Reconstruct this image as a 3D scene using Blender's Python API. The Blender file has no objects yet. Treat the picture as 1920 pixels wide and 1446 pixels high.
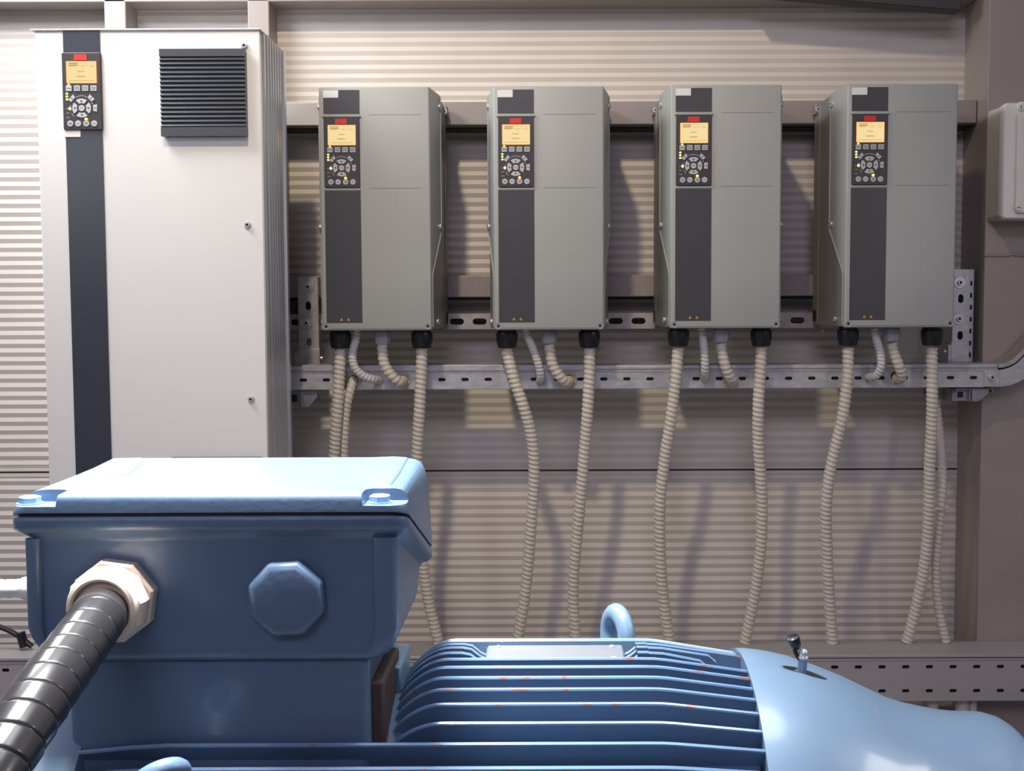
import bpy, bmesh, math, random
from mathutils import Vector, Matrix, Euler
random.seed(7)
SC = bpy.context.scene
COL = SC.collection
PI = math.pi
# ------------------------------------------------------------------ camera
F = 2200.0; CX = 1027.0; CAMZ = 1.25
PITCH = math.atan(143 / F); ROLL = -0.0037
RM = Matrix.Rotation(PI / 2 - PITCH, 3, 'X') @ Matrix.Rotation(ROLL, 3, 'Z')
cam = bpy.data.cameras.new('camera'); camo = bpy.data.objects.new('camera', cam); COL.objects.link(camo)
cam.sensor_width = 36; cam.lens = F / 1920 * 36; cam.shift_x = -(CX - 960) / 1920
cam.clip_start = 0.05
camo.matrix_world = Matrix.Translation((0, 0, CAMZ)) @ RM.to_4x4()
SC.camera = camo


def P(px, py, Y):
    d = RM @ Vector(((px - CX) / F, -(py - 723) / F, -1))
    d = d * (Y / d.y)
    return Vector((d.x, Y, d.z + CAMZ))


def PXf(px, Y, py=600): return P(px, py, Y).x
def PZf(py, Y, px=1027): return P(px, py, Y).z


# ------------------------------------------------------------------ materials
def lin(c):
    r = []
    for v in c:
        v /= 255.0
        r.append(v / 12.92 if v <= 0.04045 else ((v + 0.055) / 1.055) ** 2.4)
    return (r[0], r[1], r[2], 1)


def mat(name, rgb, rough=0.5, metal=0.0, spec=0.5, var=0.0, vscale=30, bump=0.0, bscale=200, coat=0.0,
        emit=None, estr=0.0, stretch=(1, 1, 1)):
    m = bpy.data.materials.new(name); m.use_nodes = True
    nt = m.node_tree; b = nt.nodes['Principled BSDF']
    b.inputs['Base Color'].default_value = lin(rgb)
    b.inputs['Roughness'].default_value = rough
    b.inputs['Metallic'].default_value = metal
    b.inputs['Specular IOR Level'].default_value = spec
    b.inputs['Coat Weight'].default_value = coat
    b.inputs['Coat Roughness'].default_value = 0.12
    if emit:
        b.inputs['Emission Color'].default_value = lin(emit)
        b.inputs['Emission Strength'].default_value = estr
    if var or bump:
        tc = nt.nodes.new('ShaderNodeTexCoord'); mp = nt.nodes.new('ShaderNodeMapping')
        mp.inputs['Scale'].default_value = stretch
        nt.links.new(tc.outputs['Object'], mp.inputs['Vector'])
    if var:
        n = nt.nodes.new('ShaderNodeTexNoise'); n.inputs['Scale'].default_value = vscale; n.inputs['Detail'].default_value = 5
        nt.links.new(mp.outputs[0], n.inputs['Vector'])
        r = nt.nodes.new('ShaderNodeValToRGB')
        c = lin(rgb)
        r.color_ramp.elements[0].position = 0.3; r.color_ramp.elements[1].position = 0.7
        r.color_ramp.elements[0].color = (c[0] * (1 - var), c[1] * (1 - var), c[2] * (1 - var), 1)
        r.color_ramp.elements[1].color = (min(1, c[0] * (1 + var)), min(1, c[1] * (1 + var)), min(1, c[2] * (1 + var)), 1)
        nt.links.new(n.outputs['Fac'], r.inputs['Fac']); nt.links.new(r.outputs['Color'], b.inputs['Base Color'])
        if metal > 0.3:
            mr = nt.nodes.new('ShaderNodeMapRange')
            mr.inputs['To Min'].default_value = max(0.05, rough - 0.12); mr.inputs['To Max'].default_value = rough + 0.15
            nt.links.new(n.outputs['Fac'], mr.inputs['Value']); nt.links.new(mr.outputs[0], b.inputs['Roughness'])
    if bump:
        n2 = nt.nodes.new('ShaderNodeTexNoise'); n2.inputs['Scale'].default_value = bscale; n2.inputs['Detail'].default_value = 2
        nt.links.new(mp.outputs[0], n2.inputs['Vector'])
        bp = nt.nodes.new('ShaderNodeBump'); bp.inputs['Strength'].default_value = bump; bp.inputs['Distance'].default_value = 0.002
        nt.links.new(n2.outputs['Fac'], bp.inputs['Height']); nt.links.new(bp.outputs[0], b.inputs['Normal'])
    return m


M = {}
M['wall'] = mat('wall_paint', (204, 197, 189), 0.5, var=0.03, vscale=6)
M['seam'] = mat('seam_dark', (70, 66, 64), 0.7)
M['frame'] = mat('frame_paint', (150, 141, 136), 0.42, var=0.04, vscale=9)
M['frame_rough'] = mat('frame_paint_rough', (154, 144, 140), 0.3, var=0.05, vscale=40, bump=0.5, bscale=160)
M['column'] = mat('column_paint', (160, 149, 142), 0.4, var=0.05, vscale=5, bump=0.06, bscale=30)
M['floor'] = mat('floor_concrete', (120, 116, 110), 0.7, var=0.15, vscale=8)
M['black_metal'] = mat('black_duct', (58, 56, 56), 0.5)
M['galv'] = mat('galvanised', (190, 191, 193), 0.42, 0.45, var=0.14, vscale=55, stretch=(0.6, 1, 1.6))
M['galv_dark'] = mat('galvanised_dull', (178, 172, 168), 0.45, 0.4, var=0.15, vscale=45)
M['galv_hole'] = mat('plated_bracket', (160, 160, 166), 0.3, 0.6, var=0.1)
M['chrome'] = mat('steel_bolt', (214, 214, 214), 0.3, 0.6)
M['trough'] = mat('trough_metal', (176, 172, 170), 0.42, 0.2, var=0.06, vscale=12, stretch=(0.3, 1, 2))
M['conduit'] = mat('conduit_cream', (206, 198, 184), 0.5, var=0.04, vscale=20)
M['conduit_w'] = mat('conduit_white', (206, 205, 202), 0.45)
M['grommet'] = mat('grommet_cream', (206, 190, 160), 0.5)
M['drive'] = mat('drive_grey', (162, 165, 161), 0.42, var=0.02, vscale=4, bump=0.04, bscale=900)
M['drive_body'] = mat('drive_body_grey', (130, 128, 121), 0.4, var=0.03, vscale=5, bump=0.05, bscale=600)
M['dark'] = mat('dark_insert', (66, 66, 69), 0.38)
M['dark_gloss'] = mat('dark_insert_gloss', (58, 62, 72), 0.3)
M['lcp'] = mat('keypad_dark', (58, 57, 58), 0.42)
M['button'] = mat('button_grey', (186, 187, 188), 0.5)
M['ink'] = mat('ink', (96, 97, 100), 0.6)
M['print'] = mat('print_grey', (150, 150, 150), 0.6)
M['red'] = mat('badge_red', (208, 48, 38), 0.45)
M['screen'] = mat('screen_amber', (40, 30, 12), 0.25, emit=(252, 226, 164), estr=1.2)
M['screen_rim'] = mat('screen_rim', (40, 25, 8), 0.25, emit=(255, 176, 70), estr=1.2)
M['screen_ink'] = mat('screen_ink', (60, 42, 16), 0.25, emit=(232, 190, 108), estr=0.95)
M['screen_bar'] = mat('screen_bar', (50, 36, 12), 0.25, emit=(206, 140, 48), estr=0.75)
M['led_green'] = mat('led_green', (180, 220, 60), 0.3, emit=(222, 255, 120), estr=3.5)
M['led_orange'] = mat('led_orange', (255, 170, 60), 0.3, emit=(255, 176, 70), estr=5.0)
M['white_label'] = mat('white_label', (232, 230, 226), 0.5)
M['amber'] = mat('warning_amber', (196, 152, 62), 0.6)
M['black_plastic'] = mat('black_plastic', (28, 29, 33), 0.32)
M['grey_plastic'] = mat('grey_plastic', (158, 155, 166), 0.42)
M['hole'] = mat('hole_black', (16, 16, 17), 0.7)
M['cab'] = mat('cabinet_white', (230, 229, 226), 0.4, var=0.01, vscale=3, bump=0.02, bscale=900)
M['alu'] = mat('cabinet_aluminium', (206, 208, 212), 0.3, 0.7)
M['vent'] = mat('vent_black', (72, 75, 81), 0.35)
M['jbox'] = mat('junction_box_grey', (214, 209, 199), 0.42)
M['jbox_lid'] = mat('junction_box_lid', (228, 225, 217), 0.42)
M['blue'] = mat('motor_blue', (84, 107, 133), 0.36, var=0.03, vscale=10, bump=0.16, bscale=130, coat=0.2)
M['blue_smooth'] = mat('cowl_blue', (114, 139, 163), 0.38, var=0.05, vscale=9, bump=0.10, bscale=45, coat=0.25)
M['plate'] = mat('nameplate_steel', (104, 107, 112), 0.5, 0.1, var=0.05, vscale=40)
M['beige'] = mat('gland_beige', (216, 200, 182), 0.38, var=0.02)
M['spiral'] = mat('spiral_black', (38, 37, 38), 0.27, coat=0.2)
M['gasket'] = mat('gasket_dark', (38, 40, 44), 0.6)
M['gap_brown'] = mat('brown_gap', (66, 52, 50), 0.6)
M['bolt_blue'] = mat('painted_bolt', (130, 165, 200), 0.3, var=0.05, coat=0.3)


def chip_material():
    m = mat('fin_edge_chipped', (100, 132, 166), 0.3, coat=0.3)
    nt = m.node_tree; b = nt.nodes['Principled BSDF']
    tc = nt.nodes.new('ShaderNodeTexCoord'); mp = nt.nodes.new('ShaderNodeMapping'); mp.inputs['Scale'].default_value = (1, 2.2, 2.2)
    nt.links.new(tc.outputs['Object'], mp.inputs[0])
    n = nt.nodes.new('ShaderNodeTexNoise'); n.inputs['Scale'].default_value = 46; n.inputs['Detail'].default_value = 4; n.inputs['Roughness'].default_value = 0.7
    nt.links.new(mp.outputs[0], n.inputs['Vector'])
    r = nt.nodes.new('ShaderNodeValToRGB'); r.color_ramp.interpolation = 'LINEAR'
    r.color_ramp.elements[0].position = 0.585; r.color_ramp.elements[0].color = lin((100, 132, 166))
    r.color_ramp.elements[1].position = 0.635; r.color_ramp.elements[1].color = lin((138, 98, 84))
    nt.links.new(n.outputs['Fac'], r.inputs['Fac']); nt.links.new(r.outputs[0], b.inputs['Base Color'])
    return m


M['chip'] = chip_material()


def cowl_chips():
    m = M['blue_smooth']; nt = m.node_tree; b = nt.nodes['Principled BSDF']
    src = b.inputs['Base Color'].links[0].from_socket
    tc = nt.nodes.new('ShaderNodeTexCoord')
    n = nt.nodes.new('ShaderNodeTexNoise'); n.inputs['Scale'].default_value = 30; n.inputs['Detail'].default_value = 1
    nt.links.new(tc.outputs['Object'], n.inputs['Vector'])
    r = nt.nodes.new('ShaderNodeValToRGB')
    r.color_ramp.elements[0].position = 0.755; r.color_ramp.elements[0].color = (0, 0, 0, 1)
    r.color_ramp.elements[1].position = 0.77; r.color_ramp.elements[1].color = (1, 1, 1, 1)
    nt.links.new(n.outputs['Fac'], r.inputs['Fac'])
    mx = nt.nodes.new('ShaderNodeMixRGB'); mx.inputs[2].default_value = lin((206, 120, 92))
    nt.links.new(r.outputs[0], mx.inputs[0]); nt.links.new(src, mx.inputs[1]); nt.links.new(mx.outputs[0], b.inputs['Base Color'])


cowl_chips()


# ------------------------------------------------------------------ mesh builder
class MB:
    def __init__(s):
        s.v = []; s.f = []; s.mi = []; s.mats = []

    def m(s, material):
        if material not in s.mats: s.mats.append(material)
        return s.mats.index(material)

    def add(s, vs, fs, material, X=None):
        k = len(s.v); i = s.m(material)
        for p in vs:
            p = Vector(p)
            s.v.append(X @ p if X else p)
        for f in fs:
            s.f.append([k + a for a in f]); s.mi.append(i)
        return s

    def box(s, a, b, material, X=None):
        x0, y0, z0 = a; x1, y1, z1 = b
        if x0 > x1: x0, x1 = x1, x0
        if y0 > y1: y0, y1 = y1, y0
        if z0 > z1: z0, z1 = z1, z0
        vs = [(x0, y0, z0), (x1, y0, z0), (x1, y1, z0), (x0, y1, z0), (x0, y0, z1), (x1, y0, z1), (x1, y1, z1), (x0, y1, z1)]
        fs = [(0, 3, 2, 1), (4, 5, 6, 7), (0, 1, 5, 4), (1, 2, 6, 5), (2, 3, 7, 6), (3, 0, 4, 7)]
        return s.add(vs, fs, material, X)

    def prism(s, poly, y0, y1, material, X=None, scale1=None):
        """poly: (x,z) counter-clockwise seen from -y; extruded y0 (front) -> y1"""
        n = len(poly)
        vs = [(x, y0, z) for x, z in poly] + [(x, y1, z) for x, z in poly]
        fs = [tuple(range(n)), tuple(range(2 * n - 1, n - 1, -1))]
        for i in range(n):
            j = (i + 1) % n
            fs.append((j, i, n + i, n + j))
        return s.add(vs, fs, material, X)

    def loft(s, rings, material, cap0=True, cap1=True, X=None):
        n = len(rings[0]); vs = [p for r in rings for p in r]; fs = []
        for k in range(len(rings) - 1):
            for i in range(n):
                j = (i + 1) % n
                fs.append((k * n + i, k * n + j, (k + 1) * n + j, (k + 1) * n + i))
        if cap0: fs.append(tuple(range(n - 1, -1, -1)))
        if cap1: fs.append(tuple(range((len(rings) - 1) * n, len(rings) * n)))
        return s.add(vs, fs, material, X)

    def lathe(s, prof, material, n=32, X=None, cap=True):
        """prof: (r, h) revolved about local Z"""
        rings = [[(r * math.cos(2 * PI * i / n), r * math.sin(2 * PI * i / n), h) for i in range(n)] for r, h in prof]
        return s.loft(rings, material, cap, cap, X)

    def cyl(s, p0, p1, r, material, n=16, r1=None):
        p0 = Vector(p0); p1 = Vector(p1); d = p1 - p0
        X = Matrix.Translation(p0) @ d.to_track_quat('Z', 'Y').to_matrix().to_4x4()
        return s.lathe([(r, 0), (r if r1 is None else r1, d.length)], material, n, X)

    def torus(s, R, r, material, X, n=32, k=10, a0=0, a1=2 * PI):
        full = abs(a1 - a0 - 2 * PI) < 1e-6
        m = n if full else n + 1
        rings = []
        for i in range(m):
            a = a0 + (a1 - a0) * i / n
            rings.append([((R + r * math.cos(2 * PI * j / k)) * math.cos(a), (R + r * math.cos(2 * PI * j / k)) * math.sin(a), r * math.sin(2 * PI * j / k)) for j in range(k)])
        if full: rings.append(rings[0])
        return s.loft(rings, material, not full, not full, X)

    def build(s, name, parent=None, bevel=0.0, seg=2, smooth=True, angle=35, solid=0.0, merge=False):
        me = bpy.data.meshes.new(name)
        me.from_pydata([tuple(v) for v in s.v], [], s.f)
        for m in s.mats: me.materials.append(m)
        me.polygons.foreach_set('material_index', s.mi)
        bm = bmesh.new(); bm.from_mesh(me)
        if merge: bmesh.ops.remove_doubles(bm, verts=bm.verts, dist=1e-5)
        bmesh.ops.recalc_face_normals(bm, faces=bm.faces)
        bm.to_mesh(me); bm.free()
        if smooth:
            me.polygons.foreach_set('use_smooth', [True] * len(me.polygons))
            me.set_sharp_from_angle(angle=math.radians(angle))
        me.update()
        o = bpy.data.objects.new(name, me); COL.objects.link(o)
        if parent is not None:
            o.parent = parent
        if solid:
            md = o.modifiers.new('solid', 'SOLIDIFY'); md.thickness = solid; md.offset = 0
        if bevel:
            md = o.modifiers.new('bevel', 'BEVEL'); md.width = bevel; md.segments = seg; md.limit_method = 'ANGLE'; md.angle_limit = math.radians(40)
            md.harden_normals = False
        return o


def cut(o, cutters):
    """boolean-subtract temporary solids from o and bake the result (cutters are removed)"""
    for c in cutters:
        md = o.modifiers.new('cut', 'BOOLEAN'); md.object = c; md.operation = 'DIFFERENCE'; md.solver = 'EXACT'
    bpy.context.view_layer.update()
    dg = bpy.context.evaluated_depsgraph_get()
    me = bpy.data.meshes.new_from_object(o.evaluated_get(dg))
    o.modifiers.clear(); old = o.data; o.data = me
    bpy.data.meshes.remove(old)
    for c in cutters:
        d = c.data; bpy.data.objects.remove(c); bpy.data.meshes.remove(d)
    me.polygons.foreach_set('use_smooth', [True] * len(me.polygons))
    me.set_sharp_from_angle(angle=math.radians(35))
    return o


def empty(name, loc):
    o = bpy.data.objects.new(name, None); o.empty_display_size = 0.05; COL.objects.link(o); o.location = loc
    return o


def tag(o, label, cat, group=None, kind=None):
    if label: o['label'] = label
    if cat: o['category'] = cat
    if group: o['group'] = group
    if kind: o['kind'] = kind
    return o


def struct(o, label=None, cat=None):
    o['kind'] = 'structure'
    if label: o['label'] = label
    if cat: o['category'] = cat
    return o


def copy_tree(o, parent=None):
    c = o.copy(); COL.objects.link(c)
    if parent is not None:
        c.parent = parent; c.matrix_parent_inverse = o.matrix_parent_inverse
    for ch in list(o.children): copy_tree(ch, c)
    return c


def rrect(x0, x1, z0, z1, r, n=5):
    pts = []
    for cx, cz, a in ((x1 - r, z1 - r, 0), (x0 + r, z1 - r, 90), (x0 + r, z0 + r, 180), (x1 - r, z0 + r, 270)):
        for i in range(n + 1):
            t = math.radians(a + 90 * i / n); pts.append((cx + r * math.cos(t), cz + r * math.sin(t)))
    return pts


def catmull(pts, step):
    pts = [Vector(p) for p in pts]
    pts = [pts[0] * 2 - pts[1]] + pts + [pts[-1] * 2 - pts[-2]]
    out = []
    for i in range(1, len(pts) - 2):
        p0, p1, p2, p3 = pts[i - 1:i + 3]
        for k in range(24):
            t = k / 24
            out.append(0.5 * ((2 * p1) + (p2 - p0) * t + (2 * p0 - 5 * p1 + 4 * p2 - p3) * t * t + (3 * p1 - p0 - 3 * p2 + p3) * t ** 3))
    out.append(pts[-2])
    L = [0]
    for a, b in zip(out, out[1:]): L.append(L[-1] + (b - a).length)
    n = max(2, int(L[-1] / step)); res = []; j = 0
    for i in range(n + 1):
        s = L[-1] * i / n
        while j < len(L) - 2 and L[j + 1] < s: j += 1
        t = (s - L[j]) / max(1e-9, L[j + 1] - L[j]); res.append(out[j].lerp(out[j + 1], min(1, t)))
    return res, L[-1] / n


def sweep(mb, pts, material, rad, nseg=12, step=0.003, cap=True):
    path, ds = catmull(pts, step)
    up = Vector((0.31, 0.95, 0.05)); rings = []
    for i, p in enumerate(path):
        a = path[max(0, i - 1)]; b = path[min(len(path) - 1, i + 1)]
        t = (b - a).normalized(); u = (up - t * up.dot(t)).normalized(); w = t.cross(u); up = u
        s = i * ds; ring = []
        for j in range(nseg):
            q = 2 * PI * j / nseg; r = rad(s, q)
            ring.append(p + u * (r * math.cos(q)) + w * (r * math.sin(q)))
        rings.append(ring)
    mb.loft(rings, material, cap, cap)
    return path


def slot_cell(mb, x0, x1, z0, z1, cx, cz, a, b, material, plane):
    """quad ring between a rectangle and a stadium slot (half length a, half height b, along x)"""
    angs = [2 * PI * i / 20 for i in range(20)]
    for X, Z in ((x0, z0), (x1, z0), (x1, z1), (x0, z1)): angs.append(math.atan2(Z - cz, X - cx) % (2 * PI))
    angs = sorted(set(round(q, 6) for q in angs))
    inner = []; outer = []
    for q in angs:
        c, s_ = math.cos(q), math.sin(q)
        if a >= b:
            l, r = a - b, b
            if abs(s_) > 1e-6 and abs(c * (r / abs(s_))) <= l: t = r / abs(s_)
            else:
                e = l * (1 if c > 0 else -1); bb = c * e; t = bb + math.sqrt(max(0, bb * bb - e * e + r * r))
        else:
            l, r = b - a, a
            if abs(c) > 1e-6 and abs(s_ * (r / abs(c))) <= l: t = r / abs(c)
            else:
                e = l * (1 if s_ > 0 else -1); bb = s_ * e; t = bb + math.sqrt(max(0, bb * bb - e * e + r * r))
        inner.append((cx + t * c, cz + t * s_))
        T = []
        if c > 1e-9: T.append((x1 - cx) / c)
        if c < -1e-9: T.append((x0 - cx) / c)
        if s_ > 1e-9: T.append((z1 - cz) / s_)
        if s_ < -1e-9: T.append((z0 - cz) / s_)
        t = min(T); outer.append((cx + t * c, cz + t * s_))
    n = len(angs)
    vs = [plane(*p) for p in outer] + [plane(*p) for p in inner]
    fs = [(i, (i + 1) % n, n + (i + 1) % n, n + i) for i in range(n)]
    mb.add(vs, fs, material)


def slot_strip(mb, x0, x1, z0, z1, centers, cz, a, b, material, plane):
    """strip with slots at the given x centres; blank spans filled"""
    cs = sorted(c for c in centers if x0 + a < c < x1 - a)
    if not cs:
        mb.add([plane(x0, z0), plane(x1, z0), plane(x1, z1), plane(x0, z1)], [(0, 1, 2, 3)], material); return
    edges = [x0] + [(p + q) / 2 for p, q in zip(cs, cs[1:])] + [x1]
    for i, c in enumerate(cs):
        slot_cell(mb, edges[i], edges[i + 1], z0, z1, c, cz, a, b, material, plane)


def hexbolt(name, parent, loc, axis, r=0.008, h=0.006, material=None, washer=0.0, socket=True):
    mb = MB(); material = material or M['chrome']
    ax = Vector(axis).normalized(); X = Matrix.Translation(loc) @ ax.to_track_quat('Z', 'Y').to_matrix().to_4x4()
    if washer: mb.lathe([(washer, 0), (washer, 0.002), (washer * 0.95, 0.0026)], material, 24, X)
    z0 = 0.0026 if washer else 0
    if socket:
        mb.lathe([(r, z0), (r, z0 + h * 0.8), (r * 0.88, z0 + h), (r * 0.5, z0 + h), (r * 0.5, z0 + h * 0.45)], material, 18, X)
        mb.lathe([(r * 0.49, z0 + h * 0.46), (r * 0.1, z0 + h * 0.47)], M['hole'], 6, X)
    else:
        mb.lathe([(r, z0), (r, z0 + h * 0.75), (r * 0.85, z0 + h)], material, 6, X)
    return mb.build(name, parent, smooth=True)


# ------------------------------------------------------------------ setting
WY = 3.50
PIT = 0.0259


def ribbed(mb, x0, x1, z_top, z_bot, y):
    z = z_top; rows = []
    while z > z_bot + PIT:
        rows += [(y, z), (y - 0.0035, z - PIT * 0.46), (y - 0.0035, z - PIT * 0.49), (y, z - PIT * 0.97)]
        z -= PIT
    rows.append((y, z))
    vs = []; fs = []
    for yy, zz in rows: vs += [(x0, yy, zz), (x1, yy, zz)]
    for i in range(len(rows) - 1): fs.append((2 * i, 2 * i + 2, 2 * i + 3, 2 * i + 1))
    mb.add(vs, fs, M['wall'])
    return z


zs = PZf(882, WY)
mb = MB()
ph = PZf(755 - 8, WY)
ztop = ph + PIT * math.ceil((2.75 - ph) / PIT)
zl = ribbed(mb, -3.2, 1.26, ztop, zs + 0.004, WY)
mb.box((-3.2, WY - 0.004, zs + 0.003), (1.26, WY + 0.02, zl), M['wall'])
mb.box((-3.2, WY + 0.004, zs - 0.003), (1.26, WY + 0.02, zs + 0.003), M['seam'])
mb.box((-3.2, WY - 0.003, zs - 0.014), (1.26, WY + 0.02, zs - 0.003), M['wall'])
z2 = ribbed(mb, -3.2, 1.26, zs - 0.014, -0.02, WY)
mb.box((-3.2, WY + 0.02, -0.02), (2.4, WY + 0.08, ztop), M['wall'])
struct(mb.build('wall_back', smooth=False), 'grey horizontally ribbed metal wall panels behind the drives', 'wall')

mb = MB(); mb.box((-3.2, -6, -0.05), (2.6, WY + 0.1, 0), M['floor'])
struct(mb.build('floor'), 'grey concrete floor', 'floor')

# painted square column at the right with a weld bead
CY = 3.308; CX0 = P(1848, 400, CY).x
mb = MB(); mb.box((CX0, CY, 0), (CX0 + 0.9, WY + 0.1, 2.75), M['column'])
zb = PZf(478, CY, 1880)
path = [(CX0 - 0.002, CY - 0.001, zb - 0.001)] + [(CX0 + 0.02 + i * 0.03, CY - 0.001, zb + random.uniform(-0.002, 0.002)) for i in range(30)]
sweep(mb, path, M['column'], lambda s, q: 0.0045 + 0.0012 * math.sin(s * 300), 8, 0.004)
struct(mb.build('wall_right', bevel=0.006, seg=3), 'large brown grey painted steel column at the right edge', 'column')

# purlins and posts
XR = CX0 - 0.002


def beam(name, px0, px1, py0, py1, Yf, m, depth=None, label=None):
    b = MB(); x0 = P(px0, (py0 + py1) / 2, Yf).x if px0 is not None else -3.2
    x1 = P(px1, (py0 + py1) / 2, Yf).x if px1 is not None else XR
    b.box((x0, Yf, PZf(py1, Yf)), (x1, depth or WY - 0.0005, PZf(py0, Yf)), M[m])
    return struct(b.build(name, bevel=0.003), label, 'beam')


beam('trim_1', 470, None, 190, 234, 3.385, 'frame', label='painted horizontal beam running behind the tops of the four drives')
beam('trim_2', 520, 1545, 516, 557, 3.39, 'frame_rough', label='rough painted horizontal beam behind the lower part of the drives')
beam('trim_3', 472, 512, -60, 900, 3.40, 'frame', label='painted vertical post showing above the right edge of the white cabinet')
beam('trim_4', 206, 246, -60, 900, 3.40, 'frame', label='painted vertical post rising behind the middle of the white cabinet')
beam('trim_5', None, None, -60, 1, 3.40, 'frame', label='painted beam along the top of the ribbed wall')
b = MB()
b.box((P(520, 600, 3.43).x, 3.43, PZf(242, 3.43)), (XR, WY - 0.0005, PZf(238, 3.43)), M['seam'])  # dark strip colours in the shadow gap below the upper beam
struct(b.build('shadow_gap_upper'), 'dark strip painted as the shadow gap under the upper horizontal beam', 'trim')
b = MB(); b.box((P(520, 600, 3.43).x, 3.43, PZf(562, 3.43)), (P(1545, 600, 3.43).x, WY - 0.0005, PZf(558, 3.43)), M['seam'])  # same painted shadow gap below the lower beam
struct(b.build('shadow_gap_lower'), 'dark strip painted as the shadow gap under the lower horizontal beam', 'trim')

# ------------------------------------------------------------------ overhead black duct top right
mb = MB(); y0 = 3.345
a = P(1420, -12, y0); c = P(1803, 20, y0)
poly = [(a.x, a.z), (c.x, c.z), (c.x, c.z + 0.12), (a.x, a.z + 0.12)]
mb.prism(poly, y0, 3.3995, M['black_metal'])
tag(mb.build('cable_duct', bevel=0.003), 'dark sloping duct along the top of the wall beside the column', 'duct')

# ------------------------------------------------------------------ slotted rail behind drives
mb = MB(); y = 3.392; x0 = P(526, 600, y).x; x1 = P(1538, 600, y).x
z0 = PZf(617, y); z1 = PZf(588, y); pl = lambda yy: (lambda a, b_: (a, yy, b_))
xc = P(1495, 600, y).x
slot_strip(mb, x0, x1, z0, z1, [xc - 0.0655 * i for i in range(0, 40)], (z0 + z1) / 2, 0.0205, 0.0088, M['galv_dark'], pl(y))
mb.box((x0, y + 0.001, z1 - 0.0015), (x1, WY - 0.006, z1), M['galv_dark'])
mb.box((x0, y + 0.001, z0), (x1, WY - 0.006, z0 + 0.0015), M['galv_dark'])
tag(mb.build('slotted_rail', solid=0.002, merge=True, smooth=False), 'galvanised horizontal slotted rail crossing behind the bottoms of the drives', 'rail')


# vertical slotted struts
def strut(px0, px1, py0, py1, y, bolts, slots, label, material, side):
    e = empty('strut_post', (P((px0 + px1) / 2, py1, y).x, y, PZf(py1, y)))
    tag(e, label, 'strut', 'slotted strut posts carrying the cable tray')
    o = e.location
    x0 = P(px0, 600, y).x - o.x; x1 = P(px1, 600, y).x - o.x; z0 = 0; z1 = PZf(py0, y) - o.z
    mb = MB(); w = x1 - x0
    # vertical strip: swap axes
    zc = [PZf(s, y) - o.z for s in slots]
    slot_strip(mb, z0, z1, x0, x1, zc, (x0 + x1) / 2, 0.0125, 0.0075, material, lambda a, b_: (b_, 0, a))
    dz = 0.055
    for xx in (x0, x1):
        n = int((z1 - z0) / dz)
        slot_strip(mb, 0.0, 0.033 if side < 0 else WY - y - 0.004, z0, z1, [], 0, 0, 0, material, lambda a, b_, xx=xx: (xx, a, b_))
    mb.build('channel', e, solid=0.0025, merge=True, smooth=False)
    if side > 0:
        mb = MB(); slot_strip(mb, z0, z1, x1 + 0.002, x1 + 0.019, [0.02 + 0.034 * t for t in range(9)], x1 + 0.0115, 0.0075, 0.003, material, lambda a, b_: (b_, 0.012, a))
        mb.build('side_flange', e, solid=0.002, merge=True, smooth=False)
    for (bx, by) in bolts:
        q = P(bx, by, y) - o
        hexbolt('bolt', e, (q.x, -0.0015, q.z), (0, -1, 0), 0.0085, 0.008, washer=0.0165)
    # clamp plate at the foot
    mb = MB(); mb.box((x0 - 0.004, -0.005, 0), (x1 + 0.003, -0.0015, 0.058), material)
    mb.box((x0 - 0.012, -0.005, 0), (x0 - 0.004, 0.03, 0.05), material)
    mb.build('foot_plate', e, bevel=0.001)
    hexbolt('bolt', e, (x0 - 0.012, 0.012, 0.03), (-1, 0, 0), 0.006, 0.008)
    hexbolt('bolt', e, (x1 + 0.0015, 0.012, 0.03), (1, 0, 0), 0.006, 0.008)
    return e


strut(560, 597, 518, 690, 3.355, [(578, 538), (575, 606)], [572, 640, 666], 'galvanised slotted upright strut between white cabinet and first drive', M['galv_dark'], -1)
strut(1786, 1815, 508, 682, 3.345, [(1799, 530), (1797, 598)], [563, 632, 656], 'bright galvanised slotted upright strut right of the fourth drive', M['galv'], 1)


# cantilever brackets under the tray
def bracket(px0, px1, py0, py1, y, label, material, flip):
    c = P((px0 + px1) / 2, py0, y)
    e = empty('support_bracket', c); tag(e, label, 'bracket', 'brackets under the cable tray')
    w = (P(px1, py0, y).x - P(px0, py0, y).x); h = c.z - PZf(py1, y)
    mb = MB()
    mb.box((-w / 2, 0, -0.003), (w / 2, 0.075, 0), material)          # top plate
    mb.box((-w / 2, 0, -0.014), (-w / 2 + 0.0025, 0.09, 0), material)  # side lips
    mb.box((w / 2 - 0.0025, 0, -0.014), (w / 2, 0.09, 0), material)
    mb.build('top_plate', e, bevel=0.001)
    mb = MB(); s = 1 if flip else -1
    # gusset
    xa = -s * w * 0.05
    mb.prism([(xa, -0.003), (xa, -h), (xa + s * w * 0.18, -h), (xa + s * w * 0.45, -0.4 * h), (xa + s * w * 0.45, -0.003)], 0.004, 0.007, material)
    mb.build('gusset', e, bevel=0.0008)
    mb = MB()
    mb.box((xa - s * 0.052, 0.02, -h), (xa - s * 0.004, 0.0225, -0.003), material)
    mb.box((xa - s * 0.052, 0.02, -h), (xa - s * 0.0495, 0.262, -0.003), material)
    mb.box((xa - s * 0.004, 0.005, -h), (xa - s * 0.0065, 0.262, -0.003), material)
    mb.build('arm', e, bevel=0.0008)
    mb = MB(); mb.box((xa - s * 0.035, 0.0185, -h * 0.72), (xa - s * 0.02, 0.02, -h * 0.3), M['hole'])
    mb.build('slot', e)
    return e


bracket(541, 600, 731, 762, 3.225, 'zinc plated bracket under the left end of the cable tray', M['galv_hole'], True)
bracket(1793, 1862, 728, 756, 3.225, 'zinc plated bracket under the right end of the cable tray', M['galv_hole'], True)

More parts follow.
